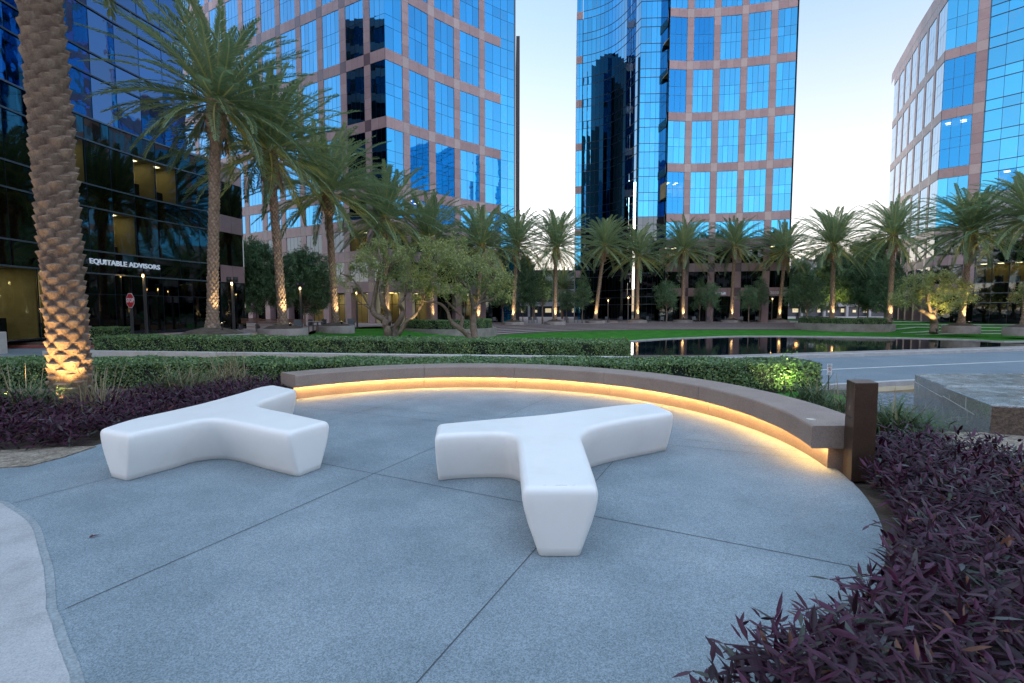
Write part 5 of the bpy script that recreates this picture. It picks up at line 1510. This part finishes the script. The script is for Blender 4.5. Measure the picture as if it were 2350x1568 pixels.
mb = MB(); mb.box(.02, -.22, .45, .26, .02, .32); mb.build('light_panel', M['panel_light'], t)
pl2 = P3(75, 800, 24.5)
mb = MB()

# round raised hedge planters on both ends of the steps
def raised_planter(c, rx, ry, a0, a1, zb, zw, zh, label_w, label_h, seed):
    t = thing('curved_planter', (c[0], c[1] - ry, zb), label_w, 'planter')
    pts = [(c[0] + rx * cos(radians(a0 + (a1 - a0) * k / 30)), c[1] + ry * sin(radians(a0 + (a1 - a0) * k / 30))) for k in range(31)]
    inn = [(c[0] + (rx - .3) * cos(radians(a0 + (a1 - a0) * k / 30)), c[1] + (ry - .3) * sin(radians(a0 + (a1 - a0) * k / 30))) for k in range(31)]
    mb = MB(); mb.grid([[(a[0], a[1], zb - .3), (a[0], a[1], zw), (b[0], b[1], zw), (b[0], b[1], zw - .1)] for a, b in zip(pts, inn)], 0, .5, False, False); mb.build('wall', M['wallconc'], t, True)
    mb = MB(); mb.face([(p[0], p[1], zw - .09) for p in inn]); mb.build('soil', M['soil'], t, True)
    hp = [(c[0] + (rx - .45) * cos(radians(a0 + (a1 - a0) * k / 12)), c[1] + (ry - .45) * sin(radians(a0 + (a1 - a0) * k / 12))) for k in range(13)]
    hedge('clipped_hedge', hp, .9, lambda x: zw - .1, lambda x: zh, .11, 520, label_h, seed)
lx0, lx1 = (928 - 1175) / F * 42, (1134 - 1175) / F * 42
raised_planter(((lx0 + lx1) / 2 - .6, 46.5), (lx1 - lx0) / 2 + .65, 5.4, 182, 395, LZ, -.10, .68, 'curved raised concrete planter at the left end of the steps', 'bright green clipped hedge ring at the left end of the steps', 64)
rx0, rx1 = (1880 - 1175) / F * 56, (2102 - 1175) / F * 54
raised_planter(((rx0 + rx1) / 2, 60), (rx1 - rx0) / 2, 7.0, 172, 372, LZ, -.02, .62, 'curved raised concrete planter at the right end of the steps', 'dark clipped hedge ring at the right end of the steps', 65)

# ---- purple plants
def leafblades(P0, D, Wv, L, Wd, bend, tone, up=None):
    """lance-shaped leaves folded along the midrib, 8 triangles each"""
    n = len(P0); N_ = norm(np.cross(D, Wv))
    T4 = [(0, 0), (.28, .85), (.62, .72), (1.0, 0)]
    pts = []
    for t_, w in T4:
        ctr = P0 + D * (L * t_)[:, None] - np.array([0, 0, 1.0]) * (bend * L * t_ * t_)[:, None]
        if w == 0: pts.append(ctr)
        else:
            lift = N_ * (Wd * w * .28)[:, None]
            pts += [ctr + Wv * (Wd * w * .5)[:, None] + lift, ctr, ctr - Wv * (Wd * w * .5)[:, None] + lift]
    V = np.stack(pts, 1).reshape(-1, 3)
    tri = np.array([(0, 1, 2), (0, 2, 3), (1, 4, 5), (1, 5, 2), (2, 5, 6), (2, 6, 3), (4, 7, 5), (5, 7, 6)])
    Fc = (tri[None] + (np.arange(n) * 8)[:, None, None]).reshape(-1, 3)
    return V, Fc, np.repeat(tone, 8)
def in_poly(x, y, poly):
    c = np.zeros(len(x), bool); j = len(poly) - 1
    for i in range(len(poly)):
        xi, yi = poly[i]; xj, yj = poly[j]
        c ^= ((yi > y) != (yj > y)) & (x < (xj - xi) * (y - yi) / (yj - yi + 1e-12) + xi); j = i
    return c
def purple_bed(poly, dens, h, lsize, seed, label, hump=None):
    rg = np.random.default_rng(seed)
    xs = [p[0] for p in poly]; ys = [p[1] for p in poly]
    A = (max(xs) - min(xs)) * (max(ys) - min(ys)); n = int(A * dens)
    x = rg.uniform(min(xs), max(xs), n); y = rg.uniform(min(ys), max(ys), n)
    m = in_poly(x, y, poly); x, y = x[m], y[m]; n = len(x)
    # distance to the rim lowers the sprigs there
    dm = np.full(n, 9.0)
    for i in range(len(poly)):
        a = np.array(poly[i]); b = np.array(poly[(i + 1) % len(poly)]); ab = b - a
        tt_ = np.clip(((x - a[0]) * ab[0] + (y - a[1]) * ab[1]) / (ab @ ab + 1e-9), 0, 1)
        dm = np.minimum(dm, np.hypot(x - a[0] - tt_ * ab[0], y - a[1] - tt_ * ab[1]))
    hh = h * (.5 + .5 * np.clip(dm / .25, 0, 1)) * rg.uniform(.65, 1.15, n) * (1 + .22 * np.sin(x * 3.3 + 1) * np.sin(y * 2.9))
    lean = norm(np.stack([rg.normal(0, 1, n), rg.normal(0, 1, n)], -1)) * rg.uniform(.05, .45, n)[:, None]
    Vs, Fs, Ts = [], [], []; n0 = 0
    stemtone = rg.normal(.42, .16, n)
    K = 9
    for k in range(K):
        f = (.30 + .70 * (k / (K - 1))) if k < K - 2 else 1.0
        zz = hh * f; px_ = x + lean[:, 0] * zz; py_ = y + lean[:, 1] * zz
        az = rg.uniform(0, 2 * pi, n) if k == 0 else az + 2.5 + rg.normal(0, .35, n)
        el = rg.normal(.25 + .45 * f, .32, n)
        D = np.stack([np.cos(az) * np.cos(el), np.sin(az) * np.cos(el), np.sin(el)], -1)
        W = norm(np.cross(D, np.stack([rg.normal(0, .25, n), rg.normal(0, .25, n), np.ones(n)], -1)))
        L = lsize * rg.uniform(.6, 1.3, n) * (1.05 - .25 * f)
        tone = np.clip(stemtone + rg.normal(0, .13, n) + np.where(rg.random(n) < .10, .38, 0), 0, 1)
        V, Fc, tn = leafblades(np.stack([px_, py_, zz], -1), D, W, L, L * rg.uniform(.16, .27, n), rg.uniform(.05, .5, n), tone)
        Vs.append(V); Fs.append(Fc + n0); Ts.append(tn); n0 += len(V)
    V = np.concatenate(Vs); V[:, 2] += .0; c = np.array([np.mean(xs), np.mean(ys), 0])
    t = bpy.data.objects.new('purple_ground_cover', np_mesh('purple_ground_cover', V - c, np.concatenate(Fs), np.concatenate(Ts), smooth=False))
    t.data.materials.append(M['purple']); COL.objects.link(t); t.location = c
    tag(t, label, 'plants', 'purple-leaved beds', 'stuff')
    # bare stems
    mb_v = []; 
    w = .003
    b = np.stack([x, y, np.zeros(n)], -1); tp = np.stack([x + lean[:, 0] * hh, y + lean[:, 1] * hh, hh], -1)
    off_ = np.array([w, 0, 0])
    V = np.stack([b - off_, b + off_, tp + off_, tp - off_], 1).reshape(-1, 3) - c
    return t
circ = arc(BC, 4.13, -14.5, -66, 30)
poly_r = [(3.30, 4.20)] + circ[4:] + [(1.0, 1.85), (.55, 1.62), (.35, 1.25), (.5, .7), (4.6, .7), (4.9, 3.0), (4.9, 4.4), (4.35, 5.05), (3.75, 5.0), (3.42, 4.75)]
poly_r = [(3.22, 4.22), (3.06, 4.0), (2.90, 3.6), (2.64, 3.15), (2.32, 2.78), (1.98, 2.50), (1.64, 2.26), (1.30, 2.03), (.96, 1.84), (.66, 1.68), (.5, 1.3), (.7, .7), (5.2, .7), (5.2, 3.2), (4.95, 4.35), (4.45, 4.95), (3.9, 5.05), (3.5, 4.72)]
sheet('bed_soil', [(3.32, 4.3), (3.1, 3.6), (2.6, 2.85), (2.0, 2.2), (1.3, 1.7), (.6, 1.25), (.9, .2), (6, .2), (6, 3.5), (4.9, 5.1), (3.6, 5.2)], .006, M['soil'], kind='structure', th=.005)
purple_bed(poly_r, 230, .33, .135, 71, 'dense purple-leaved ground cover spilling over the right edge of the round plaza')
poly_l = [(-3.72, 7.95), (-4.05, 7.25), (-4.45, 6.5), (-4.78, 5.75), (-4.92, 5.3), (-5.5, 5.15), (-6.5, 5.05), (-9.0, 5.25), (-12, 5.7), (-12, 7.1), (-9.3, 6.95), (-8.0, 7.1), (-7.1, 7.25), (-6.3, 7.75), (-5.3, 8.6), (-4.4, 9.5), (-3.9, 9.1)]
purple_bed(poly_l, 170, .31, .13, 72, 'strip of purple-leaved ground cover behind the left white bench, below the thick palm')

# a few sprigs leaning out over the plaza, each a stem with a pair of leaves
def sprig(x, y, h, lx, ly, seed, label):
    rg = np.random.default_rng(seed)
    t = thing('purple_sprig', (x, y, 0), label, 'plant', 'purple sprigs leaning over the plaza edge')
    mb = MB(); mb.tube([(0, 0, 0), (lx * .4, ly * .4, h * .6), (lx, ly, h)], [.004, .0035, .003], 6); mb.build('stem', M['stemp'], t)
    n = 5; az = np.array([0, 2.8, 1.3, 4.2, 5.4]) + rg.uniform(0, 6); P0 = np.tile([lx, ly, h], (n, 1)) - np.array([[0, 0, 0], [0, 0, 0], [lx * .1, ly * .1, h * .12], [lx * .2, ly * .2, h * .25], [lx * .4, ly * .4, h * .45]])
    el = np.array([.1, .15, .3, .3, .2]); D = np.stack([np.cos(az) * np.cos(el), np.sin(az) * np.cos(el), np.sin(el)], -1)
    W = norm(np.cross(D, np.tile([0, 0, 1.0], (n, 1)))); L = np.array([.085, .10, .07, .09, .10])
    V, Fc, tn = leafblades(P0, D, W, L, L * .26, np.full(n, .35), np.array([.7, .78, .6, .5, .4]))
    for k in range(n): link('leaf', np_mesh('leaf', V[k * 8:k * 8 + 8], Fc[:8], tn[k * 8:k * 8 + 8]), [M['purple']], t)
for i, (u, v, x, y, h) in enumerate(((1662, 1478, 1.22, 1.98, .24), (1745, 1440, 1.32, 2.12, .26), (1995, 1205, 2.95, 3.52, .16), (1905, 1330, 2.08, 2.62, .24), (1835, 1400, 1.72, 2.36, .25), (1590, 1540, .86, 1.78, .2), (1700, 1500, 1.08, 1.95, .2))):
    hh_ = h; tx_, ty_ = G(u, v, hh_)
    x, y = x + .1, y - .02
    sprig(x, y, hh_, tx_ - x, ty_ - y, 90 + i, 'single purple sprig standing %s of those over the plaza edge' % ['lone, third', 'second nearest', 'farthest', 'third farthest', 'fourth', 'nearest the bottom', 'low, second'][i])

# ---- grasses
def grass_clump(x, y, z, r, h, n, seed, label, lo=.0, hi=.6, stalks=0):
    rg = np.random.default_rng(seed)
    az = rg.uniform(0, 2 * pi, n); L = h * rg.uniform(.6, 1.35, n); e0 = np.clip(rg.normal(1.15, .25, n), .35, 1.5); dr = rg.uniform(.7, 2.1, n)
    if stalks: e0[:stalks] = rg.uniform(1.0, 1.5, stalks); dr[:stalks] = .12; L[:stalks] *= 1.25
    bx = rg.normal(0, r * .22, n); by = rg.normal(0, r * .22, n); ns = 7
    s = np.linspace(0, 1, ns)[None]; e = e0[:, None] - dr[:, None] * s ** 1.3; st = L[:, None] / (ns - 1)
    R = np.cumsum(np.cos(e) * st, 1) - np.cos(e[:, :1]) * st; Z = np.cumsum(np.sin(e) * st, 1) - np.sin(e[:, :1]) * st
    X = bx[:, None] + R * np.cos(az)[:, None]; Y = by[:, None] + R * np.sin(az)[:, None]; Z = np.maximum(Z, .01)
    w = (.0075 * (1 - s ** 2) + .0014) * rg.uniform(.7, 1.3, (n, 1)); sx, sy = -np.sin(az)[:, None] * w, np.cos(az)[:, None] * w
    V = np.stack([np.stack([X - sx, Y - sy, Z], -1), np.stack([X + sx, Y + sy, Z + .002], -1)], 2).reshape(-1, 3)
    i = np.arange(n)[:, None] * ns * 2 + np.arange(ns - 1)[None] * 2
    Fc = np.stack([i, i + 1, i + 3, i + 2], -1).reshape(-1, 4)
    tone = rg.uniform(lo, hi, n); 
    if stalks: tone[:stalks] = rg.uniform(.8, 1, stalks)
    o = bpy.data.objects.new('ornamental_grass', np_mesh('ornamental_grass', V, Fc, np.repeat(tone, ns - 1)))
    o.data.materials.append(M['grassblade']); COL.objects.link(o); o.location = (x, y, z)
    return tag(o, label, 'grass clump', 'clumps of long ornamental grass')
def gc(u, v, z, *a, **k):
    x, y = G(u, v, z); return grass_clump(x, y, z, *a, **k)
gc(420, 908, -.02, .8, .55, 900, 81, 'tan tufted grass clump before the hedge, above the left white bench', .3, .95, 30)
gc(362, 912, -.02, .5, .45, 420, 87, 'small green-tan grass tuft left of the tan clump before the hedge', .15, .8)
gc(530, 900, -.02, .5, .55, 220, 82, 'sparse straw-coloured grass stalks before the hedge near the curved bench', .6, 1, 60)
gc(40, 965, 0, .8, .60, 900, 83, 'green grass clump at the left picture edge beside the thick palm', .0, .55, 14)
gc(232, 965, 0, .4, .55, 60, 88, 'few dry grass stalks just right of the thick palm', .6, 1, 40)
gc(2075, 1010, .0, .5, .42, 900, 84, 'large green grass clump right of the bronze post', .0, .6, 20)
gc(1925, 965, -.15, .5, .45, 520, 85, 'green grass clump behind the right end of the curved bench', .0, .6, 14)
gc(1862, 935, -.2, .6, .55, 420, 86, 'grass clump behind the curved bench, nearer the lit shrub', .0, .6, 10)
gc(2035, 985, .0, .5, .5, 300, 89, 'narrow green grass tuft close against the bronze post', .0, .5)

# lit young shrub at the hedge end
sx_, sy_ = G(1812, 905, -.2); sy_ = 10.35; sx_ = (1815 - 1175) / F * sy_
V, Fc, T_ = cloud([(0, 0, .25, .22), (.08, -.02, .42, .20), (-.12, .03, .40, .16), (.02, 0, .58, .16), (.2, 0, .3, .15)], .07, 26, 91, wd=.4)
o = tag(link('young_shrub', np_mesh('young_shrub', V, Fc, T_), [M['freshleaf']], None, loc=(sx_, sy_, -.22)), 'bright green young shrub lit from below in front of the hedge end', 'shrub')
fixture((sx_ - .35, sy_ - .45, -.18), (sx_ + .05, sy_ + .3, .35), 26, 'tiny bright uplight at the foot of the lit green shrub', None, .07, 100, (1.0, .93, .55))
sheet('grass_patch', [(4.9, 8.7), (5.9, 8.3), (6.8, 9.7), (6.3, 10.2), (5.0, 9.8)], -.19, M['lawn'], kind='structure', th=.2)

# ---- stone water feature at the right
t = thing('stone_fountain', (8.2, 7.5, -.3), 'large wet grey granite block with stepped side, beside rippling water at right', 'fountain')
def blk(poly, z0, z1, nm, m, bev=.012):
    a = sum(poly[i][0] * poly[(i + 1) % len(poly)][1] - poly[(i + 1) % len(poly)][0] * poly[i][1] for i in range(len(poly)))
    if a < 0: poly = list(reversed(poly))
    ins = offset_poly(poly, bev)
    mb = MB(); mb.grid([[(*p, z0) for p in poly], [(*p, z1 - bev) for p in poly], [(*p, z1) for p in ins]], 0, .5, False, True, True, True)
    return mb.build(nm, m, t, True)
def offset_poly(P, d):
    out = []; n = len(P)
    for i in range(n):
        a, b, c = P[i - 1], P[i], P[(i + 1) % n]
        u = np.array(b) - np.array(a); v = np.array(c) - np.array(b); u = u / np.linalg.norm(u); v = v / np.linalg.norm(v)
        n1 = np.array([-u[1], u[0]]); n2 = np.array([-v[1], v[0]]); m_ = n1 + n2; m_ = m_ / (m_ @ m_) * 2
        out.append((b[0] + m_[0] * d, b[1] + m_[1] * d))
    return out
A_, B_, C_ = np.array((7.38, 8.72)), np.array((6.70, 7.33)), np.array((6.0, 5.94))
blk([tuple(A_), tuple(B_ + (B_ - C_) * .012), (12.5, 7.05), (12.5, 8.95)], -.5, .385, 'rear_block', M['blockgran'])
blk([tuple(B_ + (-.045, 0)), tuple(C_), (6.31, 5.83), (12.5, 5.65), (12.5, 7.02)], -.5, .372, 'front_block', M['blockgran'])
blk([(6.0, 5.925), (6.31, 5.815), (12.5, 5.635), (12.5, 5.64), (6.32, 5.822)], -.5, .345, 'rough_front', M['blockrough'], .001)
mb = MB()
def onside(k, z, o=.004):
    p = A_ + (C_ - A_) * k; dd_ = (C_ - A_) / np.linalg.norm(C_ - A_); nn = np.array([dd_[1], -dd_[0]]); nn = -nn if nn[0] > 0 else nn
    return (p[0] + nn[0] * (o + (.045 if k > .5 else 0)), p[1] + nn[1] * (o + (.045 if k > .5 else 0)), z)
for (k0, k1, za_, zb_) in ((.01, .46, .24, .185), (.52, .90, .23, .17)):
    mb.face([onside(k0, za_), onside(k1, zb_), onside(k1, zb_ + .012), onside(k0, za_ + .012)])
for k0, z0_, z1_ in ((.80, .20, .36), ):
    mb.face([onside(k0, z0_), onside(k0 + .005, z0_), onside(k0 + .005, z1_), onside(k0, z1_)])
mb.build('face_groove', M['white'], t, True)
mb = MB(); mb.prism([(B_[0] - .055, B_[1] - .03), (B_[0] + .01, B_[1] - .03), (B_[0] + .03, B_[1] + .02), (B_[0] - .02, B_[1] + .02)], -.5, .365, 0); mb.build('seam', M['blockrough'], t, True)
sheet('fountain_water', [(5.75, 7.5), (6.70, 7.2), (7.5, 8.75), (9.5, 9.2), (10.5, 10.3), (7.5, 10.35), (6.75, 9.5)], -.24, M['rippled'])
t = thing('fountain_kerb', (7, 10.5, -.4), 'tan stone kerb strip behind the rippling water', 'kerb')
mb = MB(); mb.prism([G(1965, 905, -.3), G(2100, 895, -.3), G(2100, 886, -.3), G(1965, 892, -.3)], -.6, -.28); mb.build('kerb_stone', mat('tan_stone', [(0, (.30, .22, .12)), (1, (.42, .32, .20))], .8, nscale=4, tone=False), t, True)

# ---- street furniture
def lamp_post(x, y, z, H, label, lit=True):
    t = thing('lamp_post', (x, y, z), label, 'street lamp', 'square dark lamp posts with twin heads')
    mb = MB(); mb.box(0, 0, 0, .28, .28, .06); mb.box(0, 0, .06, .13, .13, H - .3); mb.build('post', M['darkgrey'], t)
    for sg in (-1, 1):
        mb = MB(); mb.tube([(sg * .21, 0, H - .28), (sg * .21, 0, H)], [.14, .14], 14); mb.build('lamp_head', M['darkgrey'], t)
    mb = MB(); mb.box(0, 0, H - .34, .66, .22, .05); mb.build('crossbar', M['darkgrey'], t)
    mb = MB(); mb.box(0, -.08, H - .52, .10, .02, .17); mb.build('lamp_glow', M['lampglow'], t)
    ld = bpy.data.lights.new('lamp_light', 'SPOT'); ld.energy = 16; ld.spot_size = radians(70); ld.color = (1, .62, .25); ld.shadow_soft_size = .05
    o = bpy.data.objects.new('lamp_light', ld); COL.objects.link(o); o.parent = t; o.location = (0, -.16, H - .32)
    return t
for u, d, z, H, lab in ((336, 30.5, -.05, 4.2, 'lamp post overlapping the white letters of the dark building'), (537, 31, .03, 3.65, 'lamp post before the granite wing of the dark building'),
                        (692, 36, .0, 3.6, 'lamp post between the second and third palms of the left row'), (820, 43, -.1, 3.6, 'thin lamp post seen through the branches of the sparse garden tree'),
                        (1395, 74, -.24, 3.7, 'lamp post before the curved dark glass, left of two'), (1441, 69, -.24, 4.0, 'lamp post before the glass corner, right of two'),
                        (1770, 72, -.24, 3.9, 'lamp post below the building number')):
    lamp_post((u - 1175) / F * d, d, z, H, lab)
# stop sign
d = 25.0; t = thing('stop_sign', ((302 - 1175) / F * d, d, -.35), 'red octagonal stop sign on a dark post before the dark glass building', 'road sign')
H = ZD(690, d) + .35
mb = MB(); mb.box(0, .04, 0, .13, .06, H + .1); mb.build('post', M['darkgrey'], t)
rz = radians(-18)
for r, m, o_ in ((.405, 'white', 0), (.375, 'red', -.008)):
    mb = MB(); P_ = [(r * cos(radians(22.5 + 45 * k)), r * sin(radians(22.5 + 45 * k))) for k in range(8)]
    mb.grid([[(p[0] * .78 * cos(rz) , o_ + p[0] * .78 * sin(rz) - .0, H + p[1]) for p in P_], [(p[0] * .78 * cos(rz), o_ - .006 + p[0] * .78 * sin(rz), H + p[1]) for p in P_]], 0, .5, False, True, True, True)
    mb.build('sign_face' if m == 'red' else 'sign_border', M[m], t)
lo = letters('sign_text', 'STOP', .31, (t.location[0], t.location[1] - .02, t.location[2] + H), rz, M['white'], t, .003, .006, sx=.72)
# small parking sign by the road
d = 11.4; t = thing('parking_sign', ((1907 - 1175) / F * d, d, -.5), 'small white no parking sign on a thin pole by the road', 'sign')
H = ZD(848, d) + .5
mb = MB(); mb.tube([(0, 0, 0), (0, 0, H + .1)], .012, 8); mb.build('pole', M['darkgrey'], t)
mb = MB(); mb.box(0, -.015, H - .135, .115, .006, .27); mb.build('sign_plate', M['white'], t)
for k, (tx_, zz_, s_) in enumerate((('NO', .105, .05), ('PARKING', .072, .026), ('ANY', -.075, .03), ('TIME', -.105, .03))):
    letters('sign_text', tx_, s_, (t.location[0], t.location[1] - .02, t.location[2] + H + zz_), 0, M['black'], t, .001, 0)
mb = MB()
for i in range(20):
    a0, a1 = 2 * pi * i / 20, 2 * pi * (i + 1) / 20
    mb.face([(.0 + .04 * k * cos(a), -.0205, H + .005 + .04 * k * sin(a)) for k, a in ((1, a0), (1, a1), (.8, a1), (.8, a0))])
mb.face([(-.03, -.0205, H + .03), (-.024, -.0205, H + .036), (.03, -.0205, H - .02), (.024, -.0205, H - .026)]); mb.build('prohibition_mark', M['red'], t)
mb = MB(); mb.box(-.002, -.0195, H - .018, .008, .002, .045); mb.box(.006, -.0195, H + .005, .018, .002, .02); mb.build('pictogram', M['black'], t)

# chairs on the terrace
def chair_proto():
    t = thing('cafe_chair', (0, 0, 0), '', 'chair', 'metal chairs on the terrace')
    mb = MB(); mb.box(0, 0, .42, .50, .48, .04); mb.build('seat', M['chair'], t)
    mb = MB(); mb.box(0, .24, .46, .50, .035, .42); mb.build('backrest', M['chair'], t)
    for sx in (-1, 1):
        for sy in (-1, 1):
            mb = MB(); mb.box(sx * .23, sy * .21, 0, .035, .035, .42 if sy > 0 else .64); mb.build('leg', M['chair'], t)
        mb = MB(); mb.box(sx * .25, 0, .64, .05, .46, .03); mb.build('armrest', M['chair'], t)
    return t
cp = chair_proto(); first = True
def place_chair(u, d, z, rz_, label):
    global first
    o = cp if first else copy_tree(cp); first = False
    o.location = ((u - 1175) / F * d, d, z); o.rotation_euler = (0, 0, rz_); o['label'] = label
for u, d, r, lab in ((1136, 62, .4, 'chair left of the palm by the sharp-cornered tower'), (1217, 66, 2.9, 'chair between the first two planters of the left gap'), (1229, 66.5, .3, 'chair beside the lit stem in the left gap'),
                     (1300, 68, .2, 'chair just right of the gap palm planter'), (1322, 68.5, 2.8, 'chair left of the cone-shaped tree'), (1394, 68.3, .5, 'chair right of the leaning palm by the curved glass'),
                     (1423, 68, -.6, 'chair left of the lamp post by the glass corner'), (1488, 68.5, .5, 'chair right of the smallest palm'), (1519, 68.2, 3.0, 'chair beside the forked small tree'),
                     (1594, 67.6, .1, 'chair right of the palm before the left bays'), (1627, 68.4, .3, 'chair below the letter-hiding tree'), (1700, 68.6, -.5, 'chair right of the palm by the letters'),
                     (1739, 67.8, .2, 'chair below the building number'), (1832, 67.5, .4, 'pair chair left of the round dark tree'), (1866, 67.8, -.4, 'chair right of the round dark tree')):
    place_chair(u, d, -.24, r, lab)
for u, d, r, lab in ((684, 33.5, .5, 'chair left of the lamp between the palms'), (719, 35, 2.6, 'chair at the small table left of the third palm'), (738, 35.5, -.5, 'chair right of the small table near the third palm'), (806, 37.5, .4, 'chair right of the third palm'),
                     (1668, 69.5, 1.0, 'chair behind the planter by the letters')):
    place_chair(u, d, 0.0 if u < 1000 else -.24, r, lab)
t = thing('cafe_table', ((729 - 1175) / F * 35, 34.6, .0), 'small square table between two chairs left of the third palm', 'table')
mb = MB(); mb.box(0, 0, .72, .75, .75, .03); mb.build('table_top', M['curb'], t)
for sx in (-1, 1):
    for sy in (-1, 1):
        mb = MB(); mb.box(sx * .33, sy * .33, 0, .04, .04, .72); mb.build('leg', M['chair'], t)
def wood_bench(u, d, z, lab, rz_=0.0):
    t = thing('slatted_bench', ((u - 1175) / F * d, d, z), lab, 'bench', 'brown slatted benches by the forecourt', rz_)
    mb = MB()
    for k in range(5): mb.box(0, -.2 + k * .1, .42, 1.6, .08, .03)
    mb.build('seat', M['wood'], t)
    mb = MB()
    for k in range(4): mb.box(0, .28 + k * .02, .50 + k * .1, 1.6, .03, .08)
    mb.build('backrest', M['wood'], t)
    for sx in (-.65, .65):
        mb = MB(); mb.box(sx, 0, 0, .05, .5, .42); mb.build('leg', M['chair'], t)
for u, d, lab in ((572, 38, 'brown slatted bench just right of the dark building'), (613, 34, 'brown slatted bench left of the leaning palm trunk'), (668, 34.5, 'brown slatted bench right of the leaning palm trunk')):
    wood_bench(u, d, .02, lab)
# orange lamps glowing behind the terrace on the right
for i, (u, v) in enumerate(((1831, 672), (1831, 690), (1826, 681))):
    d = 96.0
    mb = MB(); mb.tube([(0, -.1, -.25), (0, -.1, .25)], [.3, .3], 10)
    o = mb.build('orange_lamp', M['signglow']); o.location = P3(u, v, d); tag(o, '%s orange glowing lamp behind the palm at the middle tower corner' % ['upper', 'lower', 'middle'][i], 'lamp', None)

# a few dry leaves on the paving
for i, (u, v) in enumerate(((664, 1086), (1491, 917), (205, 1236))):
    x, y = G(u, v)
    V, Fc, tn = leafblades(np.array([[0, 0, .006]] * 2), np.array([[.8, .6, .1], [-.3, .9, .15]]), np.array([[-.6, .8, .0], [.9, .3, .1]]), np.array([.06, .05]), np.array([.022, .02]), np.array([.1, .1]), np.array([.6, 1.0]))
    o = link('fallen_leaf', np_mesh('fallen_leaf', V, Fc, tn), [M['purple']], None, loc=(x, y, .002))
    tag(o, ['dry fallen leaf against the foot of the left white bench', 'dry fallen leaf on the paving near the curved bench', 'dry fallen leaf on the open paving at lower left'][i], 'leaf', 'dry leaves on the paving')
